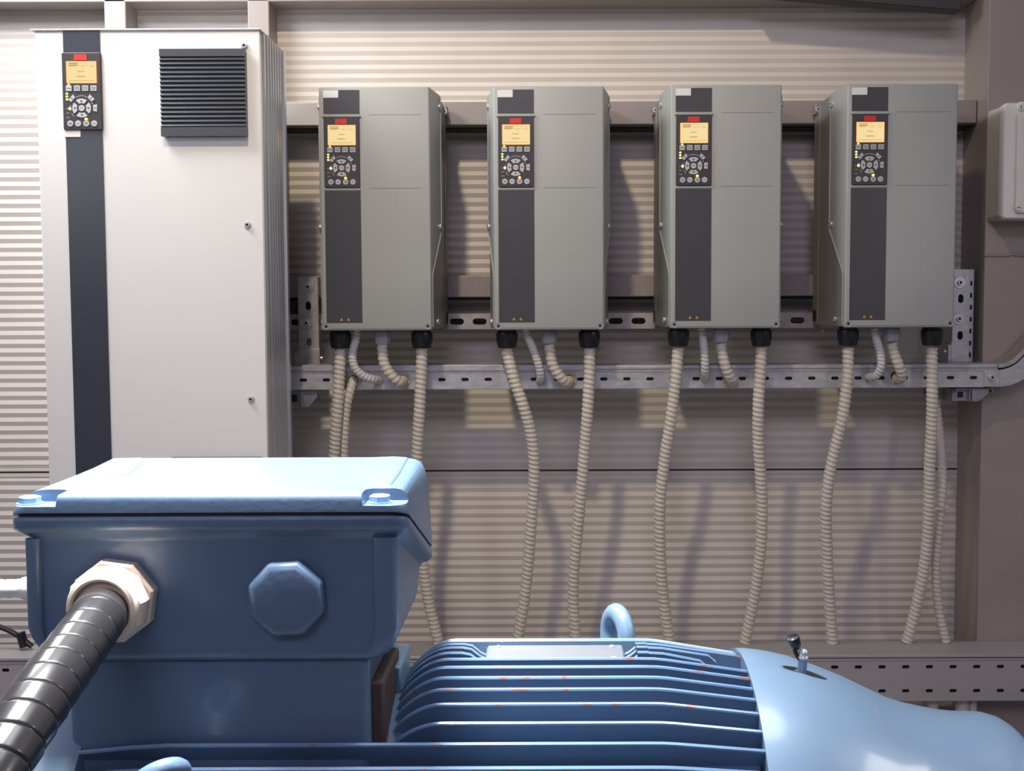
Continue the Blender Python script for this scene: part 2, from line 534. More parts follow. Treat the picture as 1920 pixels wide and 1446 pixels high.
# ------------------------------------------------------------------ upper cable tray
TY = 3.215
tx0 = P(536, 710, TY).x; tx1 = P(1846, 700, TY).x
tz0 = PZf(729, TY); tz1 = PZf(696, TY)
tz0 += 0.0; e = empty('cable_tray', (0, TY, tz0))
tag(e, 'long galvanised perforated cable tray under the drives, bending up at its right end', 'cable tray')
mb = MB()
sc = P(1132, 711, TY).x; sp = 43.4 * TY / F
TILT = math.tan(0.0037)   # the tray climbs very slightly to the right in the photo together with everything else
slot_strip(mb, tx0, tx1, 0, tz1 - tz0, [sc + sp * i for i in range(-30, 40)], 0.5 * (tz1 - tz0) + 0.002, 0.0103, 0.0045, M['galv'], lambda a, b_: (a, 0, b_))
mb.box((tx0, 0.001, 0), (tx1, 0.085, 0.0015), M['galv'])
mb.box((tx0, 0.085, 0), (tx1, 0.0865, tz1 - tz0), M['galv'])
mb.build('channel', e, solid=0.0018, merge=True, smooth=False)
h = tz1 - tz0
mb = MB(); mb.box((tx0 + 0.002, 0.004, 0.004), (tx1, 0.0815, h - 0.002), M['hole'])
mb.build('dark_interior', e)  # black block paints the darkness inside the tray behind its slots
mb = MB(); mb.box((tx0, -0.0025, h - 0.004), (tx1 + 0.035, -0.0008, h + 0.0035), M['galv_dark'])
mb.build('lid_flange', e)
mb = MB(); mb.box((tx0 + 0.004, -0.004, h + 0.0035), (tx1 + 0.035, 0.088, h + 0.016), M['galv'])
mb.build('lid', e, bevel=0.003)
mb = MB(); mb.box((P(567, 700, TY).x, -0.0055, h + 0.001), (P(1100, 700, TY).x, 0.086, h + 0.0185), M['galv'])
mb.build('lid_cover', e, bevel=0.002)
# joint plate with bolt
mb = MB(); mb.box((tx1 - 0.002, -0.004, 0.001), (tx1 + 0.039, -0.001, h - 0.002), M['galv'])
j = mb.build('joint_plate', e, bevel=0.0008)
q = P(1858, 702, TY)
hexbolt('bolt', j, (q.x, -0.004, h * 0.55), (0, -1, 0), 0.008, 0.008, washer=0.011)
# bend
xb = tx1 + 0.036
Rb = 0.085
Cc = (xb, Rb + h)
for nm, lo, hi, ya, yb, mm in (('bend', Rb + 0.001, Rb + h, 0, 0.085, M['galv']), ('bend_lid', Rb - 0.016, Rb - 0.004, -0.004, 0.088, M['galv_dark'])):
    mb = MB(); N = 16; rings = []; A1 = math.radians(46)
    for i in range(N + 1):
        t = -PI / 2 + A1 * i / N
        rings.append([(Cc[0] + r * math.cos(t), yy, Cc[1] + r * math.sin(t)) for r, yy in ((lo, ya), (lo, yb), (hi, yb), (hi, ya))])
    rings.append([(p[0] + 0.24 * math.cos(A1), p[1], p[2] + 0.24 * math.sin(A1)) for p in rings[-1]])
    mb.loft(rings, mm); mb.build(nm, e, bevel=0.001)
# vertical continuation is part of the bend; grommets where conduits enter
GROM = [(757, 712), (1068, 712), (1371, 713), (1679, 706), (662, 713)]
for (gx, gy) in GROM:
    mb = MB(); q = P(gx, gy, TY - 0.003)
    X = Matrix.Translation((q.x, -0.003, q.z - tz0)) @ Matrix.Rotation(PI / 2, 4, 'X')
    mb.torus(0.0165, 0.0032, M['grommet'], X, 24, 8)
    mb.lathe([(0.0155, -0.003), (0.0155, 0.0005), (0.001, 0.0006)], M['hole'], 20, X)
    mb.build('grommet', e)

# ------------------------------------------------------------------ bottom trough
BY = 3.18; BYR = 3.303
bz1 = PZf(1229, BY); bz0 = PZf(1317, BY)
e = empty('cable_trough', (0, BY, bz0)); H = bz1 - bz0
tag(e, 'low grey perforated metal cable trough along the wall behind the motor', 'cable trough')
bx0 = -2.4; bx1 = 1.9
mb = MB(); sp2 = 45.2 * BY / F; c0 = P(1698, 1253, BY).x
hz = H - (PZf(1229, BY) - PZf(1253, BY)); lz = PZf(1298, BY) - bz0; mid = (hz + lz) / 2
slot_strip(mb, bx0, bx1, mid, H - 0.016, [c0 + sp2 * i for i in range(-60, 30)], hz, 0.0105, 0.0048, M['trough'], lambda a, b_: (a, 0, b_))
slot_strip(mb, bx0, bx1, 0, mid, [c0 + 0.001 + sp2 * i for i in range(-60, 30)], lz, 0.0105, 0.0048, M['trough'], lambda a, b_: (a, 0, b_))
mb.box((bx0, 0.001, 0), (bx1, BYR - BY, 0.002), M['trough'])
mb.box((bx0, BYR - BY - 0.002, 0), (bx1, BYR - BY, H - 0.016), M['trough'])
mb.build('channel', e, solid=0.002, merge=True, smooth=False)
mb = MB(); mb.box((bx0, 0.006, 0.006), (bx1, BYR - BY - 0.008, H - 0.02), M['hole']); mb.build('dark_interior', e)  # black block, painted darkness of the trough interior
mb = MB(); mb.box((bx0, -0.005, H - 0.010), (bx1, BYR - BY + 0.004, H), M['trough']); mb.build('lid', e, bevel=0.0025)
mb = MB(); mb.box((bx0, -0.003, H - 0.018), (bx1, 0.004, H - 0.012), M['trough']); mb.build('lid_flange', e, bevel=0.001)
for lx in (-1.9, -0.9, 0.35, 1.75):
    mb = MB(); mb.box((lx - 0.02, 0.03, -bz0), (lx + 0.02, 0.07, 0), M['trough']); mb.build('leg', e, bevel=0.002)
# pale pipes dropping from the trough
for k, (px, r, lab) in enumerate(((1748, 0.017, 'pale pipe dropping below the trough, leftmost of three beside motor cowl'), (1804, 0.019, 'pale pipe dropping below the trough, middle and thickest of three'), (1824, 0.011, 'pale thin pipe dropping below the trough, rightmost of three'))):
    mb = MB(); q = P(px, 1325, 3.24); mb.cyl((q.x, 3.24, 0.0), (q.x, 3.24, bz0 - 0.001), r, M['conduit_w'], 20)
    tag(mb.build('pipe'), lab, 'pipe', 'pipes under the cable trough')

# ------------------------------------------------------------------ keypad (operator panel)
LW, LH = 0.0925, 0.182


def keypad(parent, cx, y, cz):
    """dark operator panel with screen, keys and lamps. cx,cz = centre; front at y"""
    mb = MB()
    mb.prism(rrect(-LW / 2, LW / 2, -LH / 2, LH / 2, 0.004, 4), 0, 0.009, M['lcp'])
    k = mb.build('control_panel', parent, bevel=0.0015); k.location = (cx, y, cz)

    def U(u): return (u - 0.5) * LW
    def V(v): return (0.5 - v) * LH
    def rect(b, u0, u1, v0, v1, d, m, r=0.001): b.prism(rrect(U(u0), U(u1), V(v1), V(v0), r, 3), -d, 0.0005, m)
    b = MB(); rect(b, .328, .655, .027, .103, .0012, M['red'], .0008); b.build('red_badge', k)
    b = MB(); rect(b, .112, .900, .112, .400, .0006, M['screen_rim'], .0015); rect(b, .127, .885, .119, .393, .0010, M['screen'], .0015)
    def ink(u0, u1, v0, v1, m='screen_ink'): b.box((U(u0), -.0012, V(v1)), (U(u1), -.0009, V(v0)), M[m])
    ink(.18, .42, .137, .148, 'screen_bar'); ink(.18, .42, .160, .172, 'screen_bar')
    ink(.44, .84, .139, .142); ink(.44, .84, .168, .171); ink(.18, .36, .180, .186); ink(.50, .60, .180, .186); ink(.73, .83, .180, .186)
    ink(.41, .58, .240, .253); ink(.38, .60, .304, .320); ink(.18, .84, .362, .370)
    b.build('display', k)
    for i, (u0, u1) in enumerate(((.10, .247), (.308, .461), (.518, .674), (.732, .888))):
        b = MB(); rect(b, u0, u1, .428, .498, .0018, M['button'], .001)
        if i == 0: b.box((U(u0 + .02), -.0021, V(.470)), (U(u1 - .02), -.0018, V(.460)), M['ink'])
        else:
            for vv in (.446, .470): b.box((U(u0 + .02), -.0021, V(vv + .009)), (U(u1 - .02), -.0018, V(vv)), M['ink'])
        b.build('key', k)
        b = MB()
        if i == 0: b.prism([(U(.172) + .0026 * math.cos(t * PI / 8), V(.416) + .0018 * math.sin(t * PI / 8)) for t in range(16)], -.002, 0, M['led_orange'])
        else: b.box((U((u0 + u1) / 2) - .0018, -.0004, V(.419)), (U((u0 + u1) / 2) + .0018, .0003, V(.416)), M['ink'])
        b.build('lamp', k)
    for v in (.532, .569, .607):
        b = MB(); b.prism([(U(.119) + .0026 * math.cos(t * PI / 8), V(v) + .0021 * math.sin(t * PI / 8)) for t in range(16)], -.002, 0, M['led_green']); b.build('lamp', k)
    b = MB(); ncx, ncz = U(.491), V(.719)
    b.prism([(U(.185) + .0031 * math.cos(t * PI / 8), V(.725) + .0031 * math.sin(t * PI / 8)) for t in range(16)], -.002, 0, M['led_green']); b.build('lamp', k)
    b = MB(); b.prism([(U(.599) + .0034 * math.cos(t * PI / 8), V(.862) + .0028 * math.sin(t * PI / 8)) for t in range(16)], -.0028, 0, M['led_orange']); b.build('lamp', k)
    # arrow keys
    ro, ri = .0222, .0115
    for q in range(4):
        a0 = q * 90 - 36; b = MB()
        pts = [(ncx + ro * math.cos(math.radians(a0 + 72 * t / 10)), ncz + ro * math.sin(math.radians(a0 + 72 * t / 10))) for t in range(11)]
        pts += [(ncx + ri * math.cos(math.radians(q * 90 + 30 - 60 * t / 8)), ncz + ri * math.sin(math.radians(q * 90 + 30 - 60 * t / 8))) for t in range(9)]
        b.prism(pts, -.002, .0003, M['button'])
        d = Vector((math.cos(math.radians(q * 90)), math.sin(math.radians(q * 90)))); n = Vector((-d.y, d.x)); c = Vector((ncx, ncz)) + d * .0165
        tri = [c + d * .0022, c - d * .0016 + n * .003, c - d * .0016 - n * .003]
        b.prism([(p.x, p.y) for p in tri], -.0023, -.0019, M['hole'])
        b.build('arrow_key', k)
    b = MB(); b.prism([(ncx + .0072 * math.cos(t * PI / 12), ncz + .0072 * math.sin(t * PI / 12)) for t in range(24)], -.002, .0003, M['button'])
    tcu = bpy.data.curves.new('t', 'FONT'); tcu.body = 'OK'; tcu.size = .0058; tcu.align_x = 'CENTER'; tcu.align_y = 'CENTER'
    to = bpy.data.objects.new('t', tcu); COL.objects.link(to); bpy.context.view_layer.update()
    tm = bpy.data.meshes.new_from_object(to.evaluated_get(bpy.context.evaluated_depsgraph_get()))
    b.add([(v.co.x + ncx, -.0022, v.co.y + ncz) for v in tm.vertices], [tuple(p.vertices) for p in tm.polygons], M['ink'])
    bpy.data.objects.remove(to); bpy.data.curves.remove(tcu); bpy.data.meshes.remove(tm)
    b.build('ok_key', k)

    def quad(pts, nm='key'):
        b = MB(); b.prism(pts, -.0018, .0003, M['button'])
        c = sum((Vector(p) for p in pts), Vector((0, 0))) / len(pts); e1 = (Vector(pts[1]) - Vector(pts[0])).normalized()
        e2 = Vector((-e1.y, e1.x)); w, hh = .0035, .0009
        b.prism([tuple(c + e1 * sx * w + e2 * sy * hh) for sx, sy in ((-1, -1), (1, -1), (1, 1), (-1, 1))], -.0021, -.0017, M['ink'])
        b.build(nm, k)

    def px(x, yy): return (((x - 179) / 598 - .5) * LW, (.5 - (yy - 142) / 1172) * LH)
    quad([px(270, 860), px(316, 892), px(374, 828), px(346, 778)][::1])
    quad([px(628, 886), px(676, 852), px(602, 778), px(570, 826)])
    quad([px(650, 1030), px(708, 1040), px(712, 928), px(650, 940)])
    b = MB()
    for (a0, a1, R) in ((62, 118, .0296), (165, 195, .0280), (205, 226, .0280), (20, 31, .0280)):
        pts = [(ncx + R * math.cos(math.radians(a0 + (a1 - a0) * t / 12)), ncz + R * math.sin(math.radians(a0 + (a1 - a0) * t / 12))) for t in range(13)]
        pts += [(ncx + (R - .0011) * math.cos(math.radians(a1 - (a1 - a0) * t / 12)), ncz + (R - .0011) * math.sin(math.radians(a1 - (a1 - a0) * t / 12))) for t in range(13)]
        b.prism(pts, -.0005, .0003, M['button']); b.build('ring_mark', k); b = MB()
    for v, w in ((.726, .04), (.783, .08), (.84, .09)):
        b = MB(); b.box((U(.085), -.0004, V(v + .005)), (U(.085 + w), .0002, V(v - .005)), M['print']); b.build('printed_mark', k)
    for i, u in enumerate((.186, .388, .599, .803)):
        b = MB(); b.prism([(U(u) + .0071 * math.cos(t * PI / 12), V(.918) + .0071 * math.sin(t * PI / 12)) for t in range(24)], -.002, .0003, M['button'])
        for vv in ((.910, .926) if i in (0, 2) else (.918,)): b.box((U(u) - .0036, -.0023, V(vv + .004)), (U(u) + .0036, -.0019, V(vv - .004)), M['ink'])
        b.build('round_key', k)
    return k


# ------------------------------------------------------------------ motor drives
DY = 3.08; S = DY / F
DW = 204 * S; DH = 450 * S


def make_drive():
    e = empty('motor_drive', (0, DY, 0))   # origin: bottom centre of the front face
    w = DW / 2; fl = 0.019
    za, zb_, lip = DH - 262 * S, DH - 346 * S, 0.10
    # housing
    mb = MB()
    def ring(hw, y, z0, z1): return [(-hw, y, z0), (hw, y, z0), (hw, y, z1), (-hw, y, z1)]
    mb.loft([ring(w - 0.002, 0.010, 0.002, DH - 0.004), ring(w + fl - 0.003, 0.10, 0.004, DH - 0.006), ring(w + fl - 0.003, 0.235, 0.006, DH - 0.008),
             ring(w + fl - 0.001, 0.236, 0.006, DH - 0.012), ring(w + fl - 0.001, 0.298, 0.008, DH - 0.02)], M['drive_body'])
    hob = mb.build('housing', e, bevel=0.004)
    # cover shell
    mb = MB()
    vs = []; lev = [0.0, zb_, za, DH]; dep = [(0.014, 0.0022), (0.014, 0.0022), (lip, fl), (lip, fl)]
    for sx in (-1, 1):
        for z, (d, o_) in zip(lev, dep):
            vs += [(sx * w, 0, z), (sx * (w + o_), d, z if z not in (DH,) else DH - 0.003)]
    fs = []
    for k in range(3):
        a = 2 * k; fs.append((a, a + 2, a + 3, a + 1)); a += 8; fs.append((a, a + 1, a + 3, a + 2))
        fs.append((2 * k, 8 + 2 * k, 8 + 2 * k + 2, 2 * k + 2))
        fs.append((2 * k + 1, 2 * k + 3, 8 + 2 * k + 3, 8 + 2 * k + 1))
    fs.append((6, 14, 15, 7)); fs.append((0, 1, 9, 8))
    mb.add(vs, fs, M['drive'])
    cov = mb.build('front_cover', e, bevel=0.004, seg=3)
    # side screw pockets
    cs = []
    for sx in (-1, 1):
        c = MB(); c.cyl((sx * (w + fl + 0.004), lip + 0.012, DH - 0.036), (sx * (w + 0.006), 0.02, DH - 0.022), 0.011, M['drive'], 16, 0.004)
        cs.append(c.build('tmp'))
    bpy.context.view_layer.update()
    cut(cov, cs)
    # lip bead
    for sx in (-1, 1):
        mb = MB()
        pth = [(sx * (w + o_ + 0.0004), d + 0.001, z) for z, (d, o_) in zip((0.008, zb_, za, DH - 0.008), dep)]
        sweep(mb, [pth[0], Vector(pth[0]).lerp(Vector(pth[1]), .9), pth[1], Vector(pth[1]).lerp(Vector(pth[2]), .1), Vector(pth[1]).lerp(Vector(pth[2]), .9), pth[2], Vector(pth[2]).lerp(Vector(pth[3]), .1), pth[3]], M['drive'], lambda s_, q_: 0.0021, 8, 0.012)
        mb.build('cover_rim', e)
    T = lambda u: (u - 102) * S
    Z = lambda v: DH - v * S

    def ins(name, u0, u1, v0, v1, d, m, r=0.0008):
        b = MB(); b.prism(rrect(T(u0), T(u1), Z(v1), Z(v0), r, 3), -d, 0.002, M[m]); return b.build(name, e)
    ins('upper_insert', 8, 75, 6, 50, 0.0006, 'dark')
    ins('lower_insert', 8, 75, 191, 436, 0.0006, 'dark')
    ins('name_label', 8, 36, 6.5, 20, 0.0014, 'white_label', 0.0006)
    b = MB(); b.prism([(T(5.5), Z(55.5)), (T(8), Z(52)), (T(8), Z(50.5)), (T(75.5), Z(50.5)), (T(75.5), Z(52)), (T(78), Z(55.5))][::-1], -0.005, 0.002, M['drive']); b.build('panel_hood', e, bevel=0.001)
    b = MB(); b.box((T(7.5), -0.0025, Z(190)), (T(76), 0.002, Z(186)), M['drive']); b.build('panel_sill', e, bevel=0.001)
    keypad(e, T(41.5), -0.005, Z(120.5))
    for u0, u1, v in ((93, 190, 51), (93, 190, 186)):
        b = MB(); b.box((T(u0), -0.0002, Z(v + .7)), (T(u1), 0.001, Z(v)), M['ink']); b.build('engraved_line', e)
    b = MB(); b.box((T(140), -0.00012, Z(425)), (T(140.5), 0.001, Z(190)), M['print']); b.build('engraved_line', e)
    for u in (36, 49):
        b = MB(); b.prism([(T(u - 3), Z(432)), (T(u + 3), Z(432)), (T(u), Z(426.5))], -0.0012, 0.001, M['amber']); b.build('warning_mark', e)
    for sx in (-1, 1):
        b = MB(); cx = sx * (w - 0.0095); cz = 0.0105
        X = Matrix.Translation((cx, -0.0003, cz)) @ Matrix.Rotation(PI / 2, 4, 'X')
        b.torus(0.0085, 0.0011, M['drive'], X, 24, 6)
        b.lathe([(0.0036, -0.001), (0.0036, 0.0008), (0.001, 0.0009)], M['hole'], 14, X)
        b.build('corner_screw_hole', e)
    # raised frame line just above the bottom edge
    b = MB(); b.box((-w + 0.019, -0.0006, 0.0045), (w - 0.019, 0.001, 0.006), M['drive_body']); b.build('bottom_groove', e)
    # side screws
    for sx in (-1, 1):
        for z, y, o_ in ((DH - 0.036, 0.092, fl - 0.002), (DH - 253 * S, 0.088, fl - 0.002), (0.022, 0.06, 0.010)):
            hexbolt('side_screw', e, (sx * (w + o_ - 0.0005), y, z), (sx, -0.35, 0), 0.0070, 0.006)
        b = MB(); b.box((sx * (w + fl - 0.014), 0.262, DH - 0.035), (sx * (w + fl + 0.006), 0.296, DH - 0.005), M['drive_body']); b.build('mounting_ear', e, bevel=0.003)
        hexbolt('mounting_bolt', e, (sx * (w + fl - 0.002), 0.262, DH - 0.022), (0, -1, 0), 0.008, 0.008)
        b = MB(); b.box((sx * (w + fl - 0.004), 0.250, 0.014), (sx * (w + fl + 0.0006), 0.286, 0.045), M['hole']); b.build('mounting_slot', e)
    return e


def gland(parent, x, y, r, h, m, big=True):
    b = MB()
    X = Matrix.Translation((x, y, 0.004)) @ Matrix.Rotation(PI, 4, 'X')
    b.lathe([(r * 0.86, 0), (r * 0.86, h * 0.2)], M[m], 24, X)
    b.lathe([(r, h * 0.2), (r * 1.02, h * 0.3), (r * 1.02, h * 0.62), (r * 0.96, h * 0.72), (r * 0.86, h * 0.98), (r * 0.7, h), (r * 0.5, h)], M[m], 12 if big else 8, X)
    return b.build('cable_gland', parent, bevel=0.0012)


proto = make_drive()
specs = [  # centre px, top py, bottom py, glands (black, grey, black), label
    (704.0, 169.5, 619.5, (638, 717, 791), 'grey motor drive mounted right beside the tall white cabinet'),
    (1029.0, 168.0, 618.5, (950.5, 1029.5, 1105), 'grey motor drive second along from the tall white cabinet'),
    (1361.0, 164.0, 615.5, (1272, 1351.5, 1427), 'grey motor drive third along, left of the one beside the column'),
    (1689.5, 162.5, 614.0, (1590, 1672, 1747), 'grey motor drive at the right end, beside the brown column')]
GY = 0.075
drives = []
for i, (cx, t, bt, gl, lab) in enumerate(specs):
    d = proto if i == 0 else copy_tree(proto)
    c = P(cx, (t + bt) / 2, DY); d.location = (c.x, DY, P(cx, bt, DY).z)
    tag(d, lab, 'motor drive', 'row of four wall mounted motor drives'); drives.append(d)
for d, (cx, t, bt, gl, lab) in zip(drives, specs):
    for k, gx in enumerate(gl):
        x = P(gx, 640, DY + GY).x - d.location.x
        if k == 1: gland(d, x, GY, 0.0225, 0.043, 'grey_plastic', False)
        else: gland(d, x, GY, 0.0285, 0.054, 'black_plastic')
    sm = MB()

# ------------------------------------------------------------------ corrugated conduits
GYW = DY + GY
CPIT = 0.0130


def conduit(pts, r, label, m='conduit', end='trough', pit=CPIT):
    """pts: (px,py,Y)"""
    w = [P(*p) for p in pts]
    mb = MB()
    def rad(s, q):
        f_ = (s / pit + q / (2 * PI)) % 1.0
        return r * (0.79 + 0.21 * math.sin(PI * f_))
    sweep(mb, w, M[m], rad, 14, pit / 6)
    o = mb.build('corrugated_conduit', smooth=True, angle=60)
    return tag(o, label, 'conduit', 'cream corrugated conduits from the drives')


R1 = 0.0165; R2 = 0.0150; R3 = 0.0118
YE = 3.289; G = GYW
def bigc(pts, label, r=R1, pit=CPIT):
    """first point at the gland mouth; Y follows height: in front of the tray, then back to the trough"""
    out = []
    for x, y in pts:
        Y = G + 0.004 if y < 740 else G + 0.004 + (YE - G - 0.004) * ((y - 740) / 466.0)
        out.append((x, y, Y))
    return conduit(out, r, label, pit=pit)
TF = TY + 0.002
bigc([(638, 653), (637, 690), (633, 760), (628, 830), (625, 900), (622, 1050), (620, 1204)], 'cream conduit dropping from the left black gland of the drive beside the cabinet')
conduit([(662, 713, TF), (661, 717, 3.19), (655, 740, 3.178), (648, 780, 3.188), (645, 850, 3.205), (644, 950, 3.23), (642, 1080, 3.26), (640, 1204, YE)], 0.0125, 'thinner cream conduit leaving the tray below the first drive and dropping behind the blue box')
SH = 'short pale conduit '
conduit([(669, 618, G), (667, 637, G), (661, 662, G - .002), (665, 688, G), (682, 705, G + .008), (700, 711, G + .025), (713, 713, TF)], R3, SH + 'curving from the first drive into the tray', 'conduit_w', pit=0.0095)
conduit([(717, 646, G), (717, 657, G), (721, 683, G), (736, 706, G + .005), (750, 716, G + .022), (757, 712, TF)], R2, 'short cream conduit from the grey gland of the first drive into the tray')
bigc([(791, 653), (790, 690), (787, 760), (783, 830), (781, 900), (784, 980), (793, 1060), (804, 1130), (822, 1204)], 'cream conduit from the right black gland of first drive, passing behind the blue box')
bigc([(950, 653), (953, 668), (963, 708), (979, 755), (994, 805), (1001, 855), (1001, 910), (996, 985), (989, 1075), (981, 1140), (970, 1204)], 'cream conduit from the left black gland of the second drive, bowing right')
conduit([(986, 618, G), (990, 632, G), (1000, 655, G), (1009, 682, G + .004), (1014, 705, G + .02), (1012, 716, TF)], R3, SH + 'curving from the second drive into the tray', 'conduit_w', pit=0.0095)
conduit([(1029.5, 646, G), (1031, 657, G), (1036, 683, G), (1049, 705, G + .006), (1061, 716, G + .022), (1069, 713, TF)], R2, 'short cream conduit from the grey gland of the second drive into the tray')
bigc([(1105, 653), (1105, 700), (1102, 765), (1097, 835), (1091, 905), (1084, 985), (1077, 1060), (1075, 1125), (1080, 1204)], 'cream conduit from the right black gland of the second drive, ending near the lifting eye')
bigc([(1272, 652), (1270, 672), (1267, 710), (1258, 785), (1247, 855), (1239, 925), (1237, 985), (1239, 1060), (1245, 1130), (1256, 1204)], 'cream conduit from the left black gland of the third drive, bowing left')
conduit([(1315, 616, G), (1318, 635, G), (1321, 665, G + .002), (1322, 695, G + .018), (1322, 712, TF)], R3, SH + 'dropping straight from the third drive into the tray', 'conduit_w', pit=0.0105)
conduit([(1351.5, 644, G), (1353, 656, G), (1359, 683, G), (1368, 704, G + .010), (1373, 713, G + .028), (1371, 713, TF)], R2, 'short cream conduit from the grey gland of the third drive into the tray')
bigc([(1427, 652), (1426, 682), (1422, 760), (1422, 830), (1426, 890), (1429, 955), (1426, 1030), (1416, 1110), (1397, 1204)], 'cream conduit from the right black gland of the third drive')
bigc([(1590, 652), (1590, 682), (1588, 720), (1580, 780), (1565, 845), (1554, 900), (1549, 960), (1551, 1040), (1555, 1120), (1561, 1204)], 'cream conduit from the left black gland of the fourth drive, swinging left')
conduit([(1639, 616, G), (1642, 632, G), (1650, 660, G), (1652, 685, G + .002), (1644, 703, G + .018), (1632, 707, G + .04), (1626, 706, TF)], R3, SH + 'hooking left from the fourth drive into the tray', 'conduit_w', pit=0.0095)
conduit([(1672, 643, G), (1675, 658, G), (1684, 682, G), (1690, 700, G + .012), (1688, 709, G + .03), (1680, 708, TF)], R2, 'short cream conduit from the grey gland of the fourth drive into the tray')
bigc([(1747, 652), (1747, 690), (1748, 740), (1747, 800), (1743, 875), (1742, 950), (1736, 1040), (1721, 1125), (1701, 1203)], 'cream conduit from the right black gland of the fourth drive, nearest the column')
conduit([(1752, 716, 3.33), (1756, 765, 3.315), (1762, 820, 3.29), (1766, 880, 3.262), (1765, 940, 3.252), (1758, 1010, 3.258), (1755, 1070, 3.268), (1760, 1140, 3.28), (1774, 1203, YE)], 0.0135, 'thinner cream conduit rising behind the tray, tied to the conduit nearest the column')
# cable tie
mb = MB(); q = P(1753, 951, 3.238)
X = Matrix.Translation(q) @ Matrix.Diagonal((1.0, 0.85, 1, 1))
mb.torus(0.0335, 0.0022, M['conduit_w'], X, 28, 6); mb.box((q.x + 0.028, q.y - 0.004, q.z - 0.004), (q.x + 0.038, q.y + 0.004, q.z + 0.005), M['conduit_w'])
tag(mb.build('cable_tie'), 'white cable tie strapping the two conduits nearest the column', 'cable tie')
# small cream clip behind the conduit at the right
mb = MB(); q = P(1757, 742, 3.33); mb.cyl((q.x + .004, 3.335, q.z - 0.016), (q.x + .004, 3.335, q.z + 0.03), 0.016, M['grommet'], 16)
tag(mb.build('conduit_coupling'), 'cream coupling behind the tray above the thinner conduit by the column', 'coupling')

# ------------------------------------------------------------------ tall white cabinet
KY = 2.84
kx0 = P(62, 60, KY).x; kx1 = P(486, 60, KY).x; kz1 = PZf(57, KY, 300)
kw = kx1 - kx0
cab = empty('drive_cabinet', ((kx0 + kx1) / 2, KY, 0)); tag(cab, 'tall white floor standing drive cabinet with dark stripe and black vent', 'cabinet')
o = cab.location; hw = kw / 2; KD = 0.235
mb = MB(); mb.prism(rrect(-hw + 0.004, hw, 0.06, kz1, 0.002, 2), 0.002, 0.02, M['cab'])
mb.build('front_door', cab, bevel=0.004, seg=3)
mb = MB()
# profiled sides: right and left walls with vertical ribs
for sx in (-1, 1):
    prof = [(hw, 0.02), (hw + 0.004, 0.03), (hw + 0.004, 0.042), (hw - 0.004, 0.046)]
    y = 0.05
    while y < KD - 0.03:
        prof += [(hw + 0.003, y), (hw + 0.006, y + 0.006), (hw + 0.006, y + 0.013), (hw - 0.002, y + 0.017), (hw - 0.002, y + 0.022)]; y += 0.0265
    prof += [(hw + 0.010, KD - 0.02), (hw + 0.010, KD)]
    vs = []; fs = []
    for x, yy in prof: vs += [(sx * x, yy, 0.06), (sx * x, yy, kz1 - 0.002)]
    for i in range(len(prof) - 1): fs.append((2 * i, 2 * i + 2, 2 * i + 3, 2 * i + 1))
    mb.add(vs, fs, M['alu'])
mb.box((-hw, KD - 0.004, 0.06), (hw, KD, kz1 - 0.002), M['alu'])
mb.build('ribbed_body', cab, smooth=False)
mb = MB(); mb.box((-hw - 0.006, -0.004, kz1), (hw + 0.003, KD, kz1 + 0.004), M['cab']); mb.build('top_plate', cab, bevel=0.002)
mb = MB(); mb.box((-hw + 0.075, KD, 0.42), (hw - 0.075, WY - 0.11 - KY, kz1 - 0.12), M['alu']); mb.build('rear_channel', cab, bevel=0.004)
mb = MB(); mb.box((-hw, 0.02, 0.0), (hw, KD, 0.06), M['vent']); mb.build('plinth', cab)
kp = lambda px, py: (P(px, py, KY).x - o.x, P(px, py, KY).z)
s0, _ = kp(118, 70); s1, _ = kp(187, 70)
mb = MB(); mb.box((s0, -0.001, 0.15), (s1, 0.004, kz1 - 0.001), M['dark_gloss']); mb.build('dark_stripe', cab)
kc = kp(155.5, 172)
k = keypad(cab, kc[0], -0.007, kc[1])
ka = kp(121, 243); kb = kp(152, 257)
mb = MB(); mb.box((ka[0], -0.003, kb[1]), (kb[0], 0.002, ka[1]), M['white_label']); mb.build('name_label', cab)
ka = kp(121, 241); 
mb = MB(); mb.box((s0, -0.002, ka[1] - 0.0032), (s1 + 0.001, 0.002, ka[1]), M['cab']); mb.build('stripe_sill', cab)
va = kp(303, 95); vb = kp(465, 257)
mb = MB(); W = vb[0] - va[0]; Hh = va[1] - vb[1]
mb.prism(rrect(va[0], vb[0], vb[1], va[1], 0.005, 3), -0.006, 0.004, M['vent'])
nl = 16; hd = 0.022
mb.box((va[0], -0.020, va[1] - hd * 0.8), (vb[0], -0.004, va[1]), M['vent'])
mb.box((va[0], -0.020, vb[1]), (vb[0], -0.004, vb[1] + hd * 0.95), M['vent'])
zt = va[1] - hd * 0.8; zb2 = vb[1] + hd * 0.95; dz = (zt - zb2) / nl
for i in range(nl):
    z = zt - dz * i
    mb.loft([[(x, -0.005, z), (x, -0.0145, z), (x, -0.0200, z - dz * 0.70), (x, -0.0195, z - dz * 0.84), (x, -0.0145, z - dz * 0.99), (x, -0.005, z - dz * 0.99)] for x in (va[0], vb[0])], M['vent'])
mb.build('vent_grille', cab, smooth=False)
for sxy in ((458, 86), (464, 422), (470.5, 749)):
    q = kp(*sxy); hexbolt('door_screw', cab, (q[0], 0.002, q[1]), (0, -1, 0), 0.0065, 0.005, washer=0.0085)
q0 = kp(322, 857); q1 = kp(492, 857)
mb = MB(); mb.box((q0[0], -0.012, q0[1] - 0.25), (q1[0], 0.004, q0[1]), M['vent']); mb.build('lower_vent', cab, bevel=0.003)
for (tx, ty) in ((495, 66), (506, 79)):
    q = P(tx, ty, KY + 0.1)
